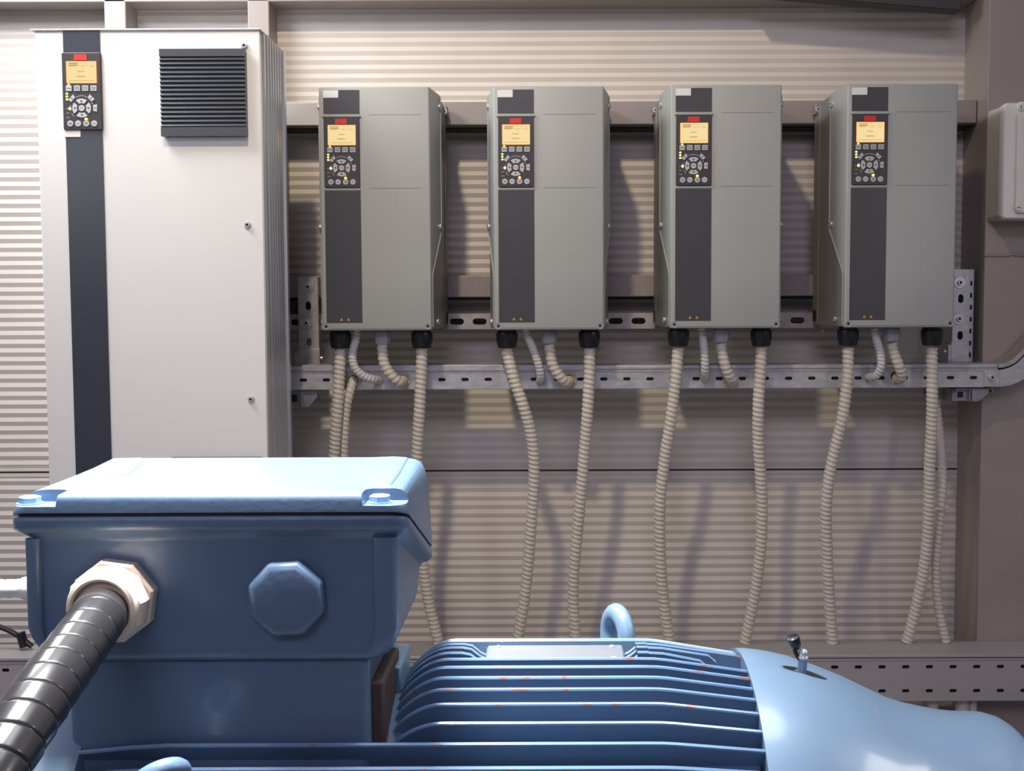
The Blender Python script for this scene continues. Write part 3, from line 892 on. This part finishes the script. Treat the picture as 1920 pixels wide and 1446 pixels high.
for yy in (0.09, 0.19):
    mb = MB(); mb.cyl((hw - 0.004, yy, kz1 + 0.003), (hw - 0.004, yy, kz1 + 0.008), 0.006, M['chrome'], 12); mb.build('top_screw', cab)

# ------------------------------------------------------------------ junction box on the column
JY = 3.195
jx0 = P(1880, 300, JY).x; jz1 = PZf(192, JY, 1900); jz0 = PZf(411, JY, 1900); jw = 0.24
jb = empty('junction_box', (jx0 + jw / 2, CY, jz0)); tag(jb, 'pale grey plastic junction box mounted on the brown column', 'junction box')
dj = CY - JY; hj = jz1 - jz0
mb = MB(); r0 = rrect(-jw / 2 + 0.004, jw / 2 - 0.004, 0.004, hj - 0.004, 0.012, 4)
mb.loft([[(x, -0.001, z) for x, z in rrect(-jw / 2 - 0.000, jw / 2, 0.002, hj - 0.002, 0.012, 4)], [(x, -dj + 0.028, z) for x, z in r0]], M['jbox'])
mb.build('box_body', jb)
mb = MB()
mb.loft([[(x, -dj + 0.030, z) for x, z in rrect(-jw / 2, jw / 2, 0, hj, 0.014, 4)], [(x, -dj + 0.006, z) for x, z in rrect(-jw / 2, jw / 2, 0, hj, 0.014, 4)],
         [(x, -dj, z) for x, z in rrect(-jw / 2 + 0.004, jw / 2 - 0.004, 0.004, hj - 0.004, 0.012, 4)]], M['jbox_lid'])
lid = mb.build('lid', jb)
mb = MB(); mb.prism(rrect(-jw / 2 + 0.033, jw / 2 - 0.033, 0.016, hj - 0.0, 0.008, 4), -dj - 0.012, -dj + 0.001, M['jbox_lid']); mb.build('raised_panel', lid, bevel=0.003)
for z in (0.03, hj - 0.016):
    for x in (-jw / 2 + 0.040, jw / 2 - 0.040):
        mb = MB(); X = Matrix.Translation((x, -dj - 0.010, z)) @ Matrix.Rotation(PI / 2, 4, 'X')
        mb.lathe([(0.0095, -0.003), (0.0095, 0.005), (0.008, 0.0065)], M['jbox_lid'], 20, X)
        if z > 0.1: mb.box((x - 0.001, -dj - 0.0170, z - 0.005), (x + 0.001, -dj - 0.0160, z + 0.005), M['hole'])
        else: mb.box((x - 0.005, -dj - 0.0170, z - 0.001), (x + 0.005, -dj - 0.0160, z + 0.001), M['hole'])
        mb.build('lid_screw', lid)

# ------------------------------------------------------------------ electric motor
AY = 1.36; AZ = CAMZ - 0.6467; RT = 0.25
mot = empty('electric_motor', (0, AY, AZ - 0.30)); tag(mot, 'large blue electric motor with cooling fins and terminal box in the foreground', 'motor')
mo = Vector(mot.location)
XA = Matrix.Translation((0, 0, 0.30)) @ Matrix.Rotation(PI / 2, 4, 'Y')     # local z -> world x


def rel(p): return Vector(p) - mo


# stator
mb = MB()
mb.lathe([(0.19, -0.50), (0.209, -0.495), (0.209, 0.225), (0.19, 0.23)], M['blue'], 96, XA)


def fin(theta, prof, half=0.0026):
    """prof: list of (x, r) along the tip, from left to right"""
    d = Vector((0, -math.sin(theta), math.cos(theta))); n = Vector((0, math.cos(theta), math.sin(theta)))
    C = Vector((0, 0, 0.30)); rb = 0.200
    L = len(prof)
    def pt(x, r, s): return C + Vector((x, 0, 0)) + d * r + n * s
    vs = []
    for x, r in prof: vs += [pt(x, rb, -half * 1.6), pt(x, rb, half * 1.6), pt(x, r - 0.0015, -half), pt(x, r - 0.0015, half), pt(x, r, -half * 0.55), pt(x, r, half * 0.55)]
    fs = []; tip = []
    for i in range(L - 1):
        a, b = 6 * i, 6 * i + 6
        fs += [(a, b, b + 2, a + 2), (a + 1, a + 3, b + 3, b + 1)]
        tip += [(a + 4, b + 4, b + 5, a + 5), (a + 2, b + 2, b + 4, a + 4), (a + 3, a + 5, b + 5, b + 3)]
    fs += [(0, 2, 3, 1), (2, 4, 5, 3)]; a = 6 * (L - 1); fs += [(a, a + 1, a + 3, a + 2), (a + 2, a + 3, a + 5, a + 4)]
    mb.add(vs, fs, M['blue']); mb.add(vs, tip, M['chip'])


def tipprof(x0, x1, lt=0.055, r0=0.212, kink=0.133, endr=0.2335, rend=None):
    pr = []
    for i in range(9):
        t = i / 8; pr.append((x0 + lt * t, r0 + (RT - r0) * math.sin(t * PI / 2) ** 0.8))
    if x1 > kink:
        pr += [(kink - 0.03, RT), (kink - 0.012, RT - 0.0004), (kink, RT - 0.0016), (kink + 0.012, RT - 0.0034), (x1, endr)]
    else:
        pr += [(x1, RT)]
    return pr


npx0, npx1 = P(912, 1218, 1.35).x, P(1170, 1218, 1.35).x
TH = [0.1475, 0.224, 0.310, 0.392, 0.483, 0.587, 0.688, 0.796, 0.905, 1.015, 1.125, 1.24, 1.36, 1.48, 1.6]
XS = -0.170
for th in (-0.60, -0.51, -0.42, -0.33, -0.24, -0.152): fin(th, tipprof(XS, 0.226))
for th in (-0.070, -0.002, 0.075):
    a = tipprof(XS, npx0 - 0.028)
    a += [(npx0 - 0.018, RT - 0.002), (npx0 - 0.008, RT - 0.010), (npx0 - 0.002, RT - 0.013)]
    fin(th, a)
    xe = 0.235 if th < -0.05 else (0.20 - 0.012 * (1 if th > 0.05 else 0))
    b = [(npx1 + 0.002, RT - 0.013), (npx1 + 0.008, RT - 0.010), (npx1 + 0.018, RT - 0.002), (npx1 + 0.028, RT), (0.103, RT), (0.133, RT - 0.0016)]
    b += [(xe - 0.012, 0.2395 if xe < 0.22 else 0.2350), (xe - 0.003, 0.232), (xe, 0.222)]
    fin(th, b)
for i, th in enumerate(TH):
    if i < 6: fin(th, tipprof(XS, 0.229))
    else:
        pr = [(-0.508, 0.2), (-0.508, 0.222), (-0.50, 0.236), (-0.44, 0.246), (-0.40, RT), (-0.1, RT)]
        fin(th, pr + tipprof(XS, 0.229)[9:])
mb.build('finned_stator', mot, smooth=True, angle=30)
# nameplate
tp = 0.035; d = Vector((0, -math.sin(tp), math.cos(tp))); n = Vector((0, -math.cos(tp), -math.sin(tp)))
Cn = Vector(((npx0 + npx1) / 2, 0, 0.30)) + d * (RT - 0.006)
Xn = Matrix.Translation(Cn) @ Matrix(((1, 0, 0), (0, n.y, d.y), (0, n.z, d.z))).to_4x4()
hw2 = (npx1 - npx0) / 2 - 0.001
mb = MB()
mb.box((-hw2 - 0.002, -0.030, -0.012), (hw2 + 0.002, 0.029, -0.0006), M['blue'], Xn); mb.build('nameplate_pad', mot, bevel=0.002)
mb = MB(); mb.box((-hw2, -0.028, -0.0005), (hw2, 0.027, 0.0012), M['plate'], Xn); npl = mb.build('nameplate', mot, bevel=0.001)
for sx in (-1, 1):
    for yy in (-0.021, 0.020):
        mb = MB(); mb.lathe([(0.0032, 0.001), (0.0030, 0.0024), (0.0015, 0.0034)], M['chrome'], 14, Xn @ Matrix.Translation((sx * (hw2 - 0.012), yy, 0))); mb.build('rivet', npl)
# fan cowl
pr = [(0.2335, 0.2285), (0.2375, 0.228), (0.2375, 0.24), (0.236, 0.255), (0.2330, 0.272), (0.2285, 0.292), (0.222, 0.311), (0.2135, 0.334), (0.204, 0.357), (0.1915, 0.383), (0.1795, 0.408), (0.1725, 0.430), (0.1675, 0.453), (0.1635, 0.474), (0.1615, 0.493), (0.1612, 0.512), (0.1605, 0.526), (0.1565, 0.540), (0.1495, 0.551), (0.1385, 0.5615), (0.126, 0.570), (0.110, 0.5815), (0.09, 0.592), (0.06, 0.604), (0.03, 0.61), (0.004, 0.612)]
mb = MB(); mb.lathe(pr, M['blue_smooth'], 128, XA, cap=True)
cowl = mb.build('fan_cowl', mot, angle=50)
# grease nipple on the cowl
def cowl_pt(x, r, th): return Vector((x, 0, 0.30)) + Vector((0, -math.sin(th), math.cos(th))) * r
th = 0.10; base = cowl_pt(0.2935, 0.2265, th); dd = Vector((0.06, -math.sin(th), math.cos(th))).normalized()
mb = MB(); mb.cyl(base - dd * 0.012, base + dd * 0.017, 0.0056, M['blue_smooth'], 6); nip = mb.build('grease_nipple', mot)
mb = MB(); X = Matrix.Translation(base + dd * 0.017) @ dd.to_track_quat('Z', 'Y').to_matrix().to_4x4()
mb.lathe([(0.0058, 0), (0.0062, 0.002), (0.0048, 0.004), (0.0052, 0.006), (0.0050, 0.008), (0.003, 0.0105), (0.001, 0.0112)], M['chrome'], 20, X); mb.build('nipple_head', nip)
mb = MB(); ca = base + dd * 0.015; cb = ca + Vector((-0.0095, 0.002, 0.0205))
X = Matrix.Translation(cb) @ (Vector((-0.35, -0.25, 0.9))).to_track_quat('Z', 'Y').to_matrix().to_4x4()
mb.lathe([(0.004, -0.009), (0.0065, -0.004), (0.0075, 0.003), (0.0068, 0.007), (0.003, 0.0085)], M['black_plastic'], 20, X)
sweep(mb, [cb + Vector((0.0005, 0, -0.006)), cb + Vector((0.001, 0, -0.012)), ca + Vector((-0.004, 0, 0.001)), ca], M['black_plastic'], lambda s, q: 0.0026, 8, 0.002)
mb.build('nipple_cap', nip)
# oval opening around the nipple, its shade painted as a dark patch on the cowl skin
mb = MB(); N = 28; vs = []
for i in range(N):
    a = 2 * PI * i / N; x = 0.297 + 0.026 * math.cos(a); t = th + 0.002 + 0.030 * math.sin(a)
    # radius from profile
    for (ra, xa), (rb_, xb_) in zip(pr[1:], pr[2:]):
        if xa <= x <= xb_: rr = ra + (rb_ - ra) * (x - xa) / max(1e-9, xb_ - xa)
    vs.append(cowl_pt(x, rr + 0.0006, t))
mb.add(vs, [tuple(range(N))], M['gasket']); mb.build('nipple_opening_shade', mot)
# drive-end shield (left)
mb = MB(); mb.lathe([(0.20, -0.49), (0.236, -0.495), (0.240, -0.505), (0.240, -0.535), (0.232, -0.545), (0.215, -0.556), (0.19, -0.575), (0.16, -0.60), (0.12, -0.625), (0.09, -0.632), (0.045, -0.634)], M['blue_smooth'], 96, XA)
mb.lathe([(0.03, -0.63), (0.03, -0.76), (0.027, -0.764)], M['chrome'], 32, XA)
mb.build('end_shield', mot, angle=50)
# feet / base of the motor
mb = MB()
for fx in (-0.40, 0.10):
    for sy in (-1, 1): mb.box((fx - 0.06, sy * 0.13, 0.0), (fx + 0.06, sy * 0.25, 0.03), M['blue']); mb.box((fx - 0.05, sy * 0.12, 0.02), (fx + 0.05, sy * 0.19, 0.2), M['blue'])
mb.build('mounting_foot', mot, bevel=0.004)
# lifting eyes
def eye(px, py, Y, tilt, m, R=0.034, r=0.0115, nm='lifting_eye', long=1.25, axis=None, base=0.05):
    q = rel(P(px, py, Y)); mb = MB()
    X = Matrix.Translation(q) @ tilt @ Matrix.Rotation(PI / 2, 4, 'X') @ Matrix.Diagonal((1, long, 1, 1))
    mb.torus(R, r, m, X, 40, 14)
    Xb = Matrix.Translation(q) @ tilt
    mb.cyl(Xb @ Vector((0, 0, -R * long - base)), Xb @ Vector((0, 0, -R * long)), 0.014, m, 20)
    return mb.build(nm, mot)
eye(1158, 1196, 1.47, Matrix.Rotation(math.radians(-68), 4, 'Z'), M['blue_smooth'], R=0.027, r=0.0112, long=1.15, base=0.04)
eye(300, 1462, 1.105, Matrix.Rotation(math.radians(50), 4, 'X') @ Matrix.Rotation(math.radians(28), 4, 'Z'), M['blue'], R=0.021, r=0.0095, long=1.0, base=0.03)
# neck under the terminal box
mb = MB()
nx0, nx1 = P(128, 1300, 1.215).x, P(692, 1300, 1.215).x
bz = CAMZ - 0.366 - mo.z
mb.box((nx0, 1.215 - AY, bz - 0.16), (nx1, 1.42 - AY, bz + 0.004), M['blue']); mb.build('box_pedestal', mot, bevel=0.008, seg=3)
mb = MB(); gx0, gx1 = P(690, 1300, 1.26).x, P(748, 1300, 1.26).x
mb.box((nx1 - 0.01, 1.232 - AY, bz - 0.13), (XS - 0.006, 1.36 - AY, bz - 0.030), M['gap_brown']); mb.build('dark_gap_block', mot, bevel=0.004)  # brown block standing in for the dark gap between neck and fins
mb = MB(); mb.box((-0.235, -0.035, 0.505), (-0.170, 0.06, 0.30 + 0.2375), M['blue_smooth']); mb.build('stator_flange', mot, bevel=0.003)

# terminal box
BF = 1.19
tb = empty('terminal_box', (0, 0, 0)); tb.parent = mot
TX0, TX1, TYF, TYB = -0.5545, -0.1440, 1.19 - AY, 1.455 - AY
zrel = lambda z: CAMZ + z - mo.z
SEAM_F, SEAM_B, TOPZ = -0.2085, -0.3000, -0.186
def seam(y): t = (y - TYF) / (TYB - TYF); return zrel(SEAM_F + (SEAM_B - SEAM_F) * t)
def topz(y): t = (y - TYF) / (TYB - TYF); return zrel(-0.1885 + 0.0085 * t)
def outline(inx0, inx1, iny0, iny1, r=0.018, n=6): return rrect(TX0 + inx0, TX1 - inx1, TYF + iny0, TYB - iny1, r, n)
# lid: rim, flanks, crown
mb = MB(); rings = []
for t, i_, r in ((0.0, 0.0, 0.018), (0.14, 0.0003, 0.018), (0.60, 0.0035, 0.018), (0.78, 0.0055, 0.02), (0.88, 0.0085, 0.021), (0.95, 0.0125, 0.022), (0.985, 0.018, 0.024), (1.0, 0.024, 0.026)):
    ring = []
    for x, y in outline(i_ * 1.15, i_ * 0.85, i_ * 0.28, i_ * 0.9, r):
        ring.append((x, y, (seam(y) + 0.002) * (1 - t) + topz(y) * t))
    rings.append(ring)
mb.loft(rings, M['blue'])
lid = mb.build('lid', tb, smooth=True, angle=50)
cs = []
for x0, x1 in ((TX0 - 0.01, TX0 + 0.050), (TX1 - 0.046, TX1 + 0.01)):
    for y0, y1, dp in ((TYF - 0.02, TYF + 0.034, 0.0115),):
        c = MB(); c.loft([[(x, y, zrel(-0.1885 - dp)) for x, y in rrect(x0, x1, y0, y1, 0.010, 4)], [(x, y, zrel(-0.1885 + 0.02)) for x, y in rrect(x0 - 0.004, x1 + 0.004, y0, y1 + 0.004, 0.012, 4)]], M['blue'])
        cc = c.build('tmp'); cc.parent = mot; cs.append(cc)
bpy.context.view_layer.update()
cut(lid, cs)
lid.data.set_sharp_from_angle(angle=math.radians(50))
lid.modifiers.new('bevel', 'BEVEL'); md = lid.modifiers['bevel']; md.width = 0.0022; md.segments = 2; md.limit_method = 'ANGLE'; md.angle_limit = math.radians(40)
# raised corner humps on the crown
def hump(pts, y0x, h=0.0024):
    b = MB(); lo = []; hi = []
    n_ = len(pts); c = sum((Vector((x, y)) for x, y in pts), Vector((0, 0))) / n_
    for x, y in pts:
        lo.append((x, y, topz(y) - 0.003)); q = Vector((x, y)); q += (c - q).normalized() * 0.006
        hi.append((q.x, q.y, topz(q.y) + h))
    b.loft([lo, hi], M['blue'], False, True)
    return b.build('lid_hump', lid, bevel=0.002)
rb = lambda px, py, Y: (P(px, py, Y).x, Y - AY)
hump([rb(95, 912, 1.235), rb(150, 904, 1.245), rb(245, 884, 1.31), rb(272, 870, 1.40), rb(270, 862, 1.43), rb(212, 860, 1.425), rb(150, 884, 1.32)], 0)
hump([rb(735, 905, 1.24), rb(720, 905, 1.235), rb(655, 880, 1.36), rb(690, 862, 1.425), rb(740, 858, 1.432), rb(768, 862, 1.425), rb(755, 885, 1.32)], 0)
# lid bolts
for bx, by in ((56, 935), (712, 929)):
    q = P(bx, by, 1.212); mb = MB()
    X = Matrix.Translation((q.x, 1.212 - AY, zrel(-0.2005)))
    mb.lathe([(0.0135, 0), (0.0135, 0.0015)], M['bolt_blue'], 24, X); mb.lathe([(0.0112, 0.0015), (0.0112, 0.0072), (0.0095, 0.0085), (0.002, 0.0087)], M['bolt_blue'], 6, X @ Matrix.Rotation(0.4, 4, 'Z')); mb.build('lid_bolt', lid)
# gasket
mb = MB(); g = [(x, y) for x, y in outline(0.004, 0.004, 0.004, 0.004)]
mb.loft([[(x, y, seam(y) - 0.003) for x, y in g], [(x, y, seam(y) + 0.003) for x, y in g]], M['gasket']); mb.build('gasket', tb)
# body
mb = MB(); zb0 = zrel(-0.3665); rings = []
def bring(inx, iny, zf, r=0.018):
    return [(x, y, zf(y)) for x, y in outline(inx * 1.05, inx * 0.95, iny, iny, r)]
fl = lambda k: (lambda y: seam(y) - k)
rings.append(bring(0.0005, 0.0005, fl(0.0018))); rings.append(bring(0.0, 0.0, fl(0.004))); rings.append(bring(0.0, 0.0, fl(0.012)))
rings.append(bring(0.004, 0.003, fl(0.016))); rings.append(bring(0.0125, 0.011, fl(0.021))); rings.append(bring(0.0150, 0.0125, fl(0.026)))
def blend(t): return lambda y: (seam(y) - 0.026) * (1 - t) + (zb0 + 0.030) * t
rings.append(bring(0.0160, 0.0128, blend(0.5))); rings.append(bring(0.0168, 0.0130, lambda y: zb0 + 0.030))
for i_, k_ in ((0.0182, 0.020), (0.0215, 0.0115), (0.0265, 0.0055), (0.0335, 0.0015), (0.042, 0.0)):
    rings.append(bring(i_, 0.0132 + (0.010 if k_ < 0.001 else 0.004 if k_ < 0.002 else 0), lambda y, k_=k_: zb0 + k_))
mb.loft(rings[::-1], M['blue'])
mb.build('box_body', tb, angle=50)
# corner pillars on the front
for px0, px1 in ((42, 70), (697, 743)):
    xa = P(px0, 1100, 1.19).x; xb2 = P(px1, 1100, 1.19).x; mb = MB()
    y_ = TYF + 0.0125; xc_ = (xa + xb2) / 2; hw_ = (xb2 - xa) / 2
    rr = []; inw = 1 if px0 < 400 else -1
    for z, k, sh in ((zrel(-0.2345), 1.0, 0), (zrel(-0.30), 1.0, 0), (zrel(-0.328), 0.95, 0), (zrel(-0.340), 0.7, 0.003), (zrel(-0.350), 0.35, 0.008), (zrel(-0.357), 0.08, 0.014)):
        rr.append([(xc_ + inw * sh + hw_ * (0.6 + 0.4 * k) * math.cos(a), y_ + 0.001 - 0.009 * k * max(0, math.sin(a)) ** 0.6 if math.sin(a) > 0 else y_ + 0.004, z) for a in [PI * i / 12 for i in range(13)]])
    mb.loft(rr, M['blue']); mb.build('corner_pillar', tb, angle=45)
# blanking plug
q = rel(P(537, 1123, 1.19)); mb = MB(); yf = TYF + 0.013
X = Matrix.Translation((q.x, yf, q.z)) @ Matrix.Rotation(PI / 2, 4, 'X')
mb.lathe([(0.0415, -0.002), (0.0415, 0.012), (0.0405, 0.0165), (0.0375, 0.0195), (0.032, 0.0208), (0.01, 0.021)], M['blue'], 8, X @ Matrix.Rotation(PI / 8 + 0.05, 4, 'Z'))
pg = mb.build('blanking_plug', tb, bevel=0.003, seg=3)
# beige gland
q = rel(P(214, 1126, 1.195)); mb = MB()
X = Matrix.Translation((q.x, yf, q.z)) @ Matrix.Rotation(PI / 2, 4, 'X')
mb.lathe([(0.0440, -0.001), (0.0440, 0.013), (0.0415, 0.0155)], M['beige'], 8, X @ Matrix.Rotation(0.25, 4, 'Z'))
mb.lathe([(0.0395, 0.015), (0.0405, 0.019), (0.0405, 0.031), (0.0375, 0.038)], M['beige'], 10, X @ Matrix.Rotation(0.1, 4, 'Z'))
mb.lathe([(0.036, 0.037), (0.0362, 0.041), (0.0345, 0.0455), (0.031, 0.047), (0.0285, 0.0455), (0.0278, 0.042), (0.0278, 0.034), (0.002, 0.034)], M['beige'], 40, X)
gl = mb.build('cable_gland', tb, angle=25)
# white gland + conduit stub on the far left side
mb = MB(); q = P(30, 1103, 1.33)
gq = rel((TX0, 1.33, q.z)); 
mb.cyl(gq + Vector((0.022, 0, 0)), gq + Vector((-0.036, 0, 0)), 0.0165, M['conduit_w'], 12)
mb.cyl(gq + Vector((-0.036, 0, 0)), gq + Vector((-0.050, 0, 0)), 0.0165, M['conduit_w'], 16, 0.012)
gl2 = mb.build('cable_gland', tb); gl2['label'] = 'white gland on the left side of the box'
mb = MB(); sweep(mb, [(TX0 - 0.03, 1.33, q.z), (TX0 - 0.09, 1.33, q.z - 0.001), (TX0 - 0.2, 1.34, q.z - 0.004), (TX0 - 0.40, 1.36, q.z - 0.03), (TX0 - 0.62, 1.40, q.z - 0.2), (TX0 - 0.7, 1.42, q.z - 0.6), (TX0 - 0.72, 1.42, 0.0)], M['conduit_w'], lambda s, t: 0.0105 + 0.0005 * math.sin(s * 600), 14, 0.004)
tag(mb.build('cable'), 'white cable leaving the left side of the blue terminal box', 'cable')
# black spiral conduit
RS = 0.0268; SPIT = 0.0262
pts = [P(196, 1150, 1.185), P(186, 1156, 1.150), P(170, 1180, 1.115), P(132, 1232, 1.06), P(78, 1306, 0.99), P(14, 1402, 0.925), P(-55, 1520, 0.87), P(-120, 1680, 0.83)]
pts += [Vector((pts[-1].x - 0.02, 0.82, 0.55)), Vector((pts[-1].x - 0.02, 0.84, 0.2)), Vector((pts[-1].x + 0.0, 0.86, 0.02))]
mb = MB()
def srad(s, q):
    f_ = (s / SPIT - q / (2 * PI)) % 1.0
    if f_ < 0.07: return RS * (0.90 + 0.13 * f_ / 0.07)
    return RS * (1.03 - 0.055 * (f_ - 0.07) / 0.93 - 0.075 * max(0, (f_ - 0.90) / 0.10) ** 1.5)
sweep(mb, pts, M['spiral'], srad, 40, 0.0011)
tag(mb.build('spiral_conduit', angle=60), 'thick black spiral wrapped conduit entering the beige gland of the blue box', 'conduit')
# thin black cable at far left by the trough
mb = MB(); sweep(mb, [P(-160, 1213, 3.25), P(-120, 1165, 3.25), P(-60, 1160, 3.25), P(0, 1176, 3.25), P(25, 1187, 3.25), P(45, 1200, 3.25), P(60, 1213, 3.25)], M['black_plastic'], lambda s, t: 0.0075, 10, 0.01)
mb.cyl(P(38, 1186, 3.25), P(46, 1213, 3.25), 0.013, M['black_plastic'], 12)
tag(mb.build('cable'), 'thin black cable reaching the trough at the far left', 'cable')
# plinth carrying the motor
mb = MB()
zt = AZ - 0.30
mb.box((-0.62, AY - 0.30, zt - 0.10), (0.55, AY + 0.30, zt), M['trough']); mb.box((-0.55, AY - 0.25, 0), (0.48, AY + 0.25, zt - 0.10), M['trough'])
tag(mb.build('steel_plinth', bevel=0.004), 'grey steel plinth under the blue motor', 'plinth')

# ------------------------------------------------------------------ lights
def area(name, loc, target, size, power, color, shape='DISK', sy=None):
    l = bpy.data.lights.new(name, 'AREA'); l.shape = shape; l.size = size
    if sy: l.size_y = sy
    l.energy = power; l.color = color
    ob = bpy.data.objects.new(name, l); COL.objects.link(ob); ob.location = loc
    ob.rotation_euler = (Vector(target) - Vector(loc)).to_track_quat('-Z', 'Y').to_euler()
    return ob


def spot(name, loc, target, radius, power, color, deg, blend):
    l = bpy.data.lights.new(name, 'SPOT'); l.shadow_soft_size = radius; l.energy = power; l.color = color
    l.spot_size = math.radians(deg); l.spot_blend = blend
    ob = bpy.data.objects.new(name, l); COL.objects.link(ob); ob.location = loc
    ob.rotation_euler = (Vector(target) - Vector(loc)).to_track_quat('-Z', 'Y').to_euler()


spot('ceiling_spot', (-0.67, 0.5, CAMZ + 2.75), (-0.35, 3.5, CAMZ + 0.74), 0.10, 360, (1.0, 0.83, 0.57), 60, 1.0)
spot('lid_fill_light', (-0.42, 1.32, CAMZ + 0.85), (-0.40, 1.31, 0.0), 0.20, 720, (0.98, 0.985, 1.0), 66, 1.0)  # added fill light that whitens the terminal box lid
spot('cowl_fill_light', (0.60, 1.45, CAMZ + 1.3), (0.42, 1.32, 0.6), 0.38, 120, (0.93, 0.96, 1.0), 74, 0.9)  # added fill light that brightens the fan cowl
area('wall_lamp_left', (-1.45, 2.7, CAMZ + 1.25), (-0.8, 2.9, 0.7), 1.0, 44, (0.94, 0.96, 1.0), 'RECTANGLE', 0.5)
area('hall_lamps', (-0.6, -4.6, CAMZ + 3.3), (0.0, 3.5, CAMZ + 0.2), 2.6, 128, (0.84, 0.75, 1.0), 'RECTANGLE', 1.2)
area('side_lamp_right', (1.75, 1.38, CAMZ + 0.50), (0.35, 1.23, CAMZ - 0.49), 0.40, 9, (1.0, 0.98, 0.96), 'RECTANGLE', 0.28)
area('side_lamp_left', (-1.9, 0.9, CAMZ + 0.6), (-0.5, 1.1, 0.6), 0.6, 7, (0.95, 0.97, 1.0), 'RECTANGLE', 0.5)
w = bpy.data.worlds.new('world'); SC.world = w; w.use_nodes = True
bg = w.node_tree.nodes['Background']; bg.inputs[0].default_value = (0.84, 0.78, 0.97, 1); bg.inputs[1].default_value = 0.25
SC.view_settings.view_transform = 'Standard'; SC.view_settings.look = 'None'
SC.view_settings.gamma = 1; SC.view_settings.use_curve_mapping = False
SC.view_settings.exposure = -0.38
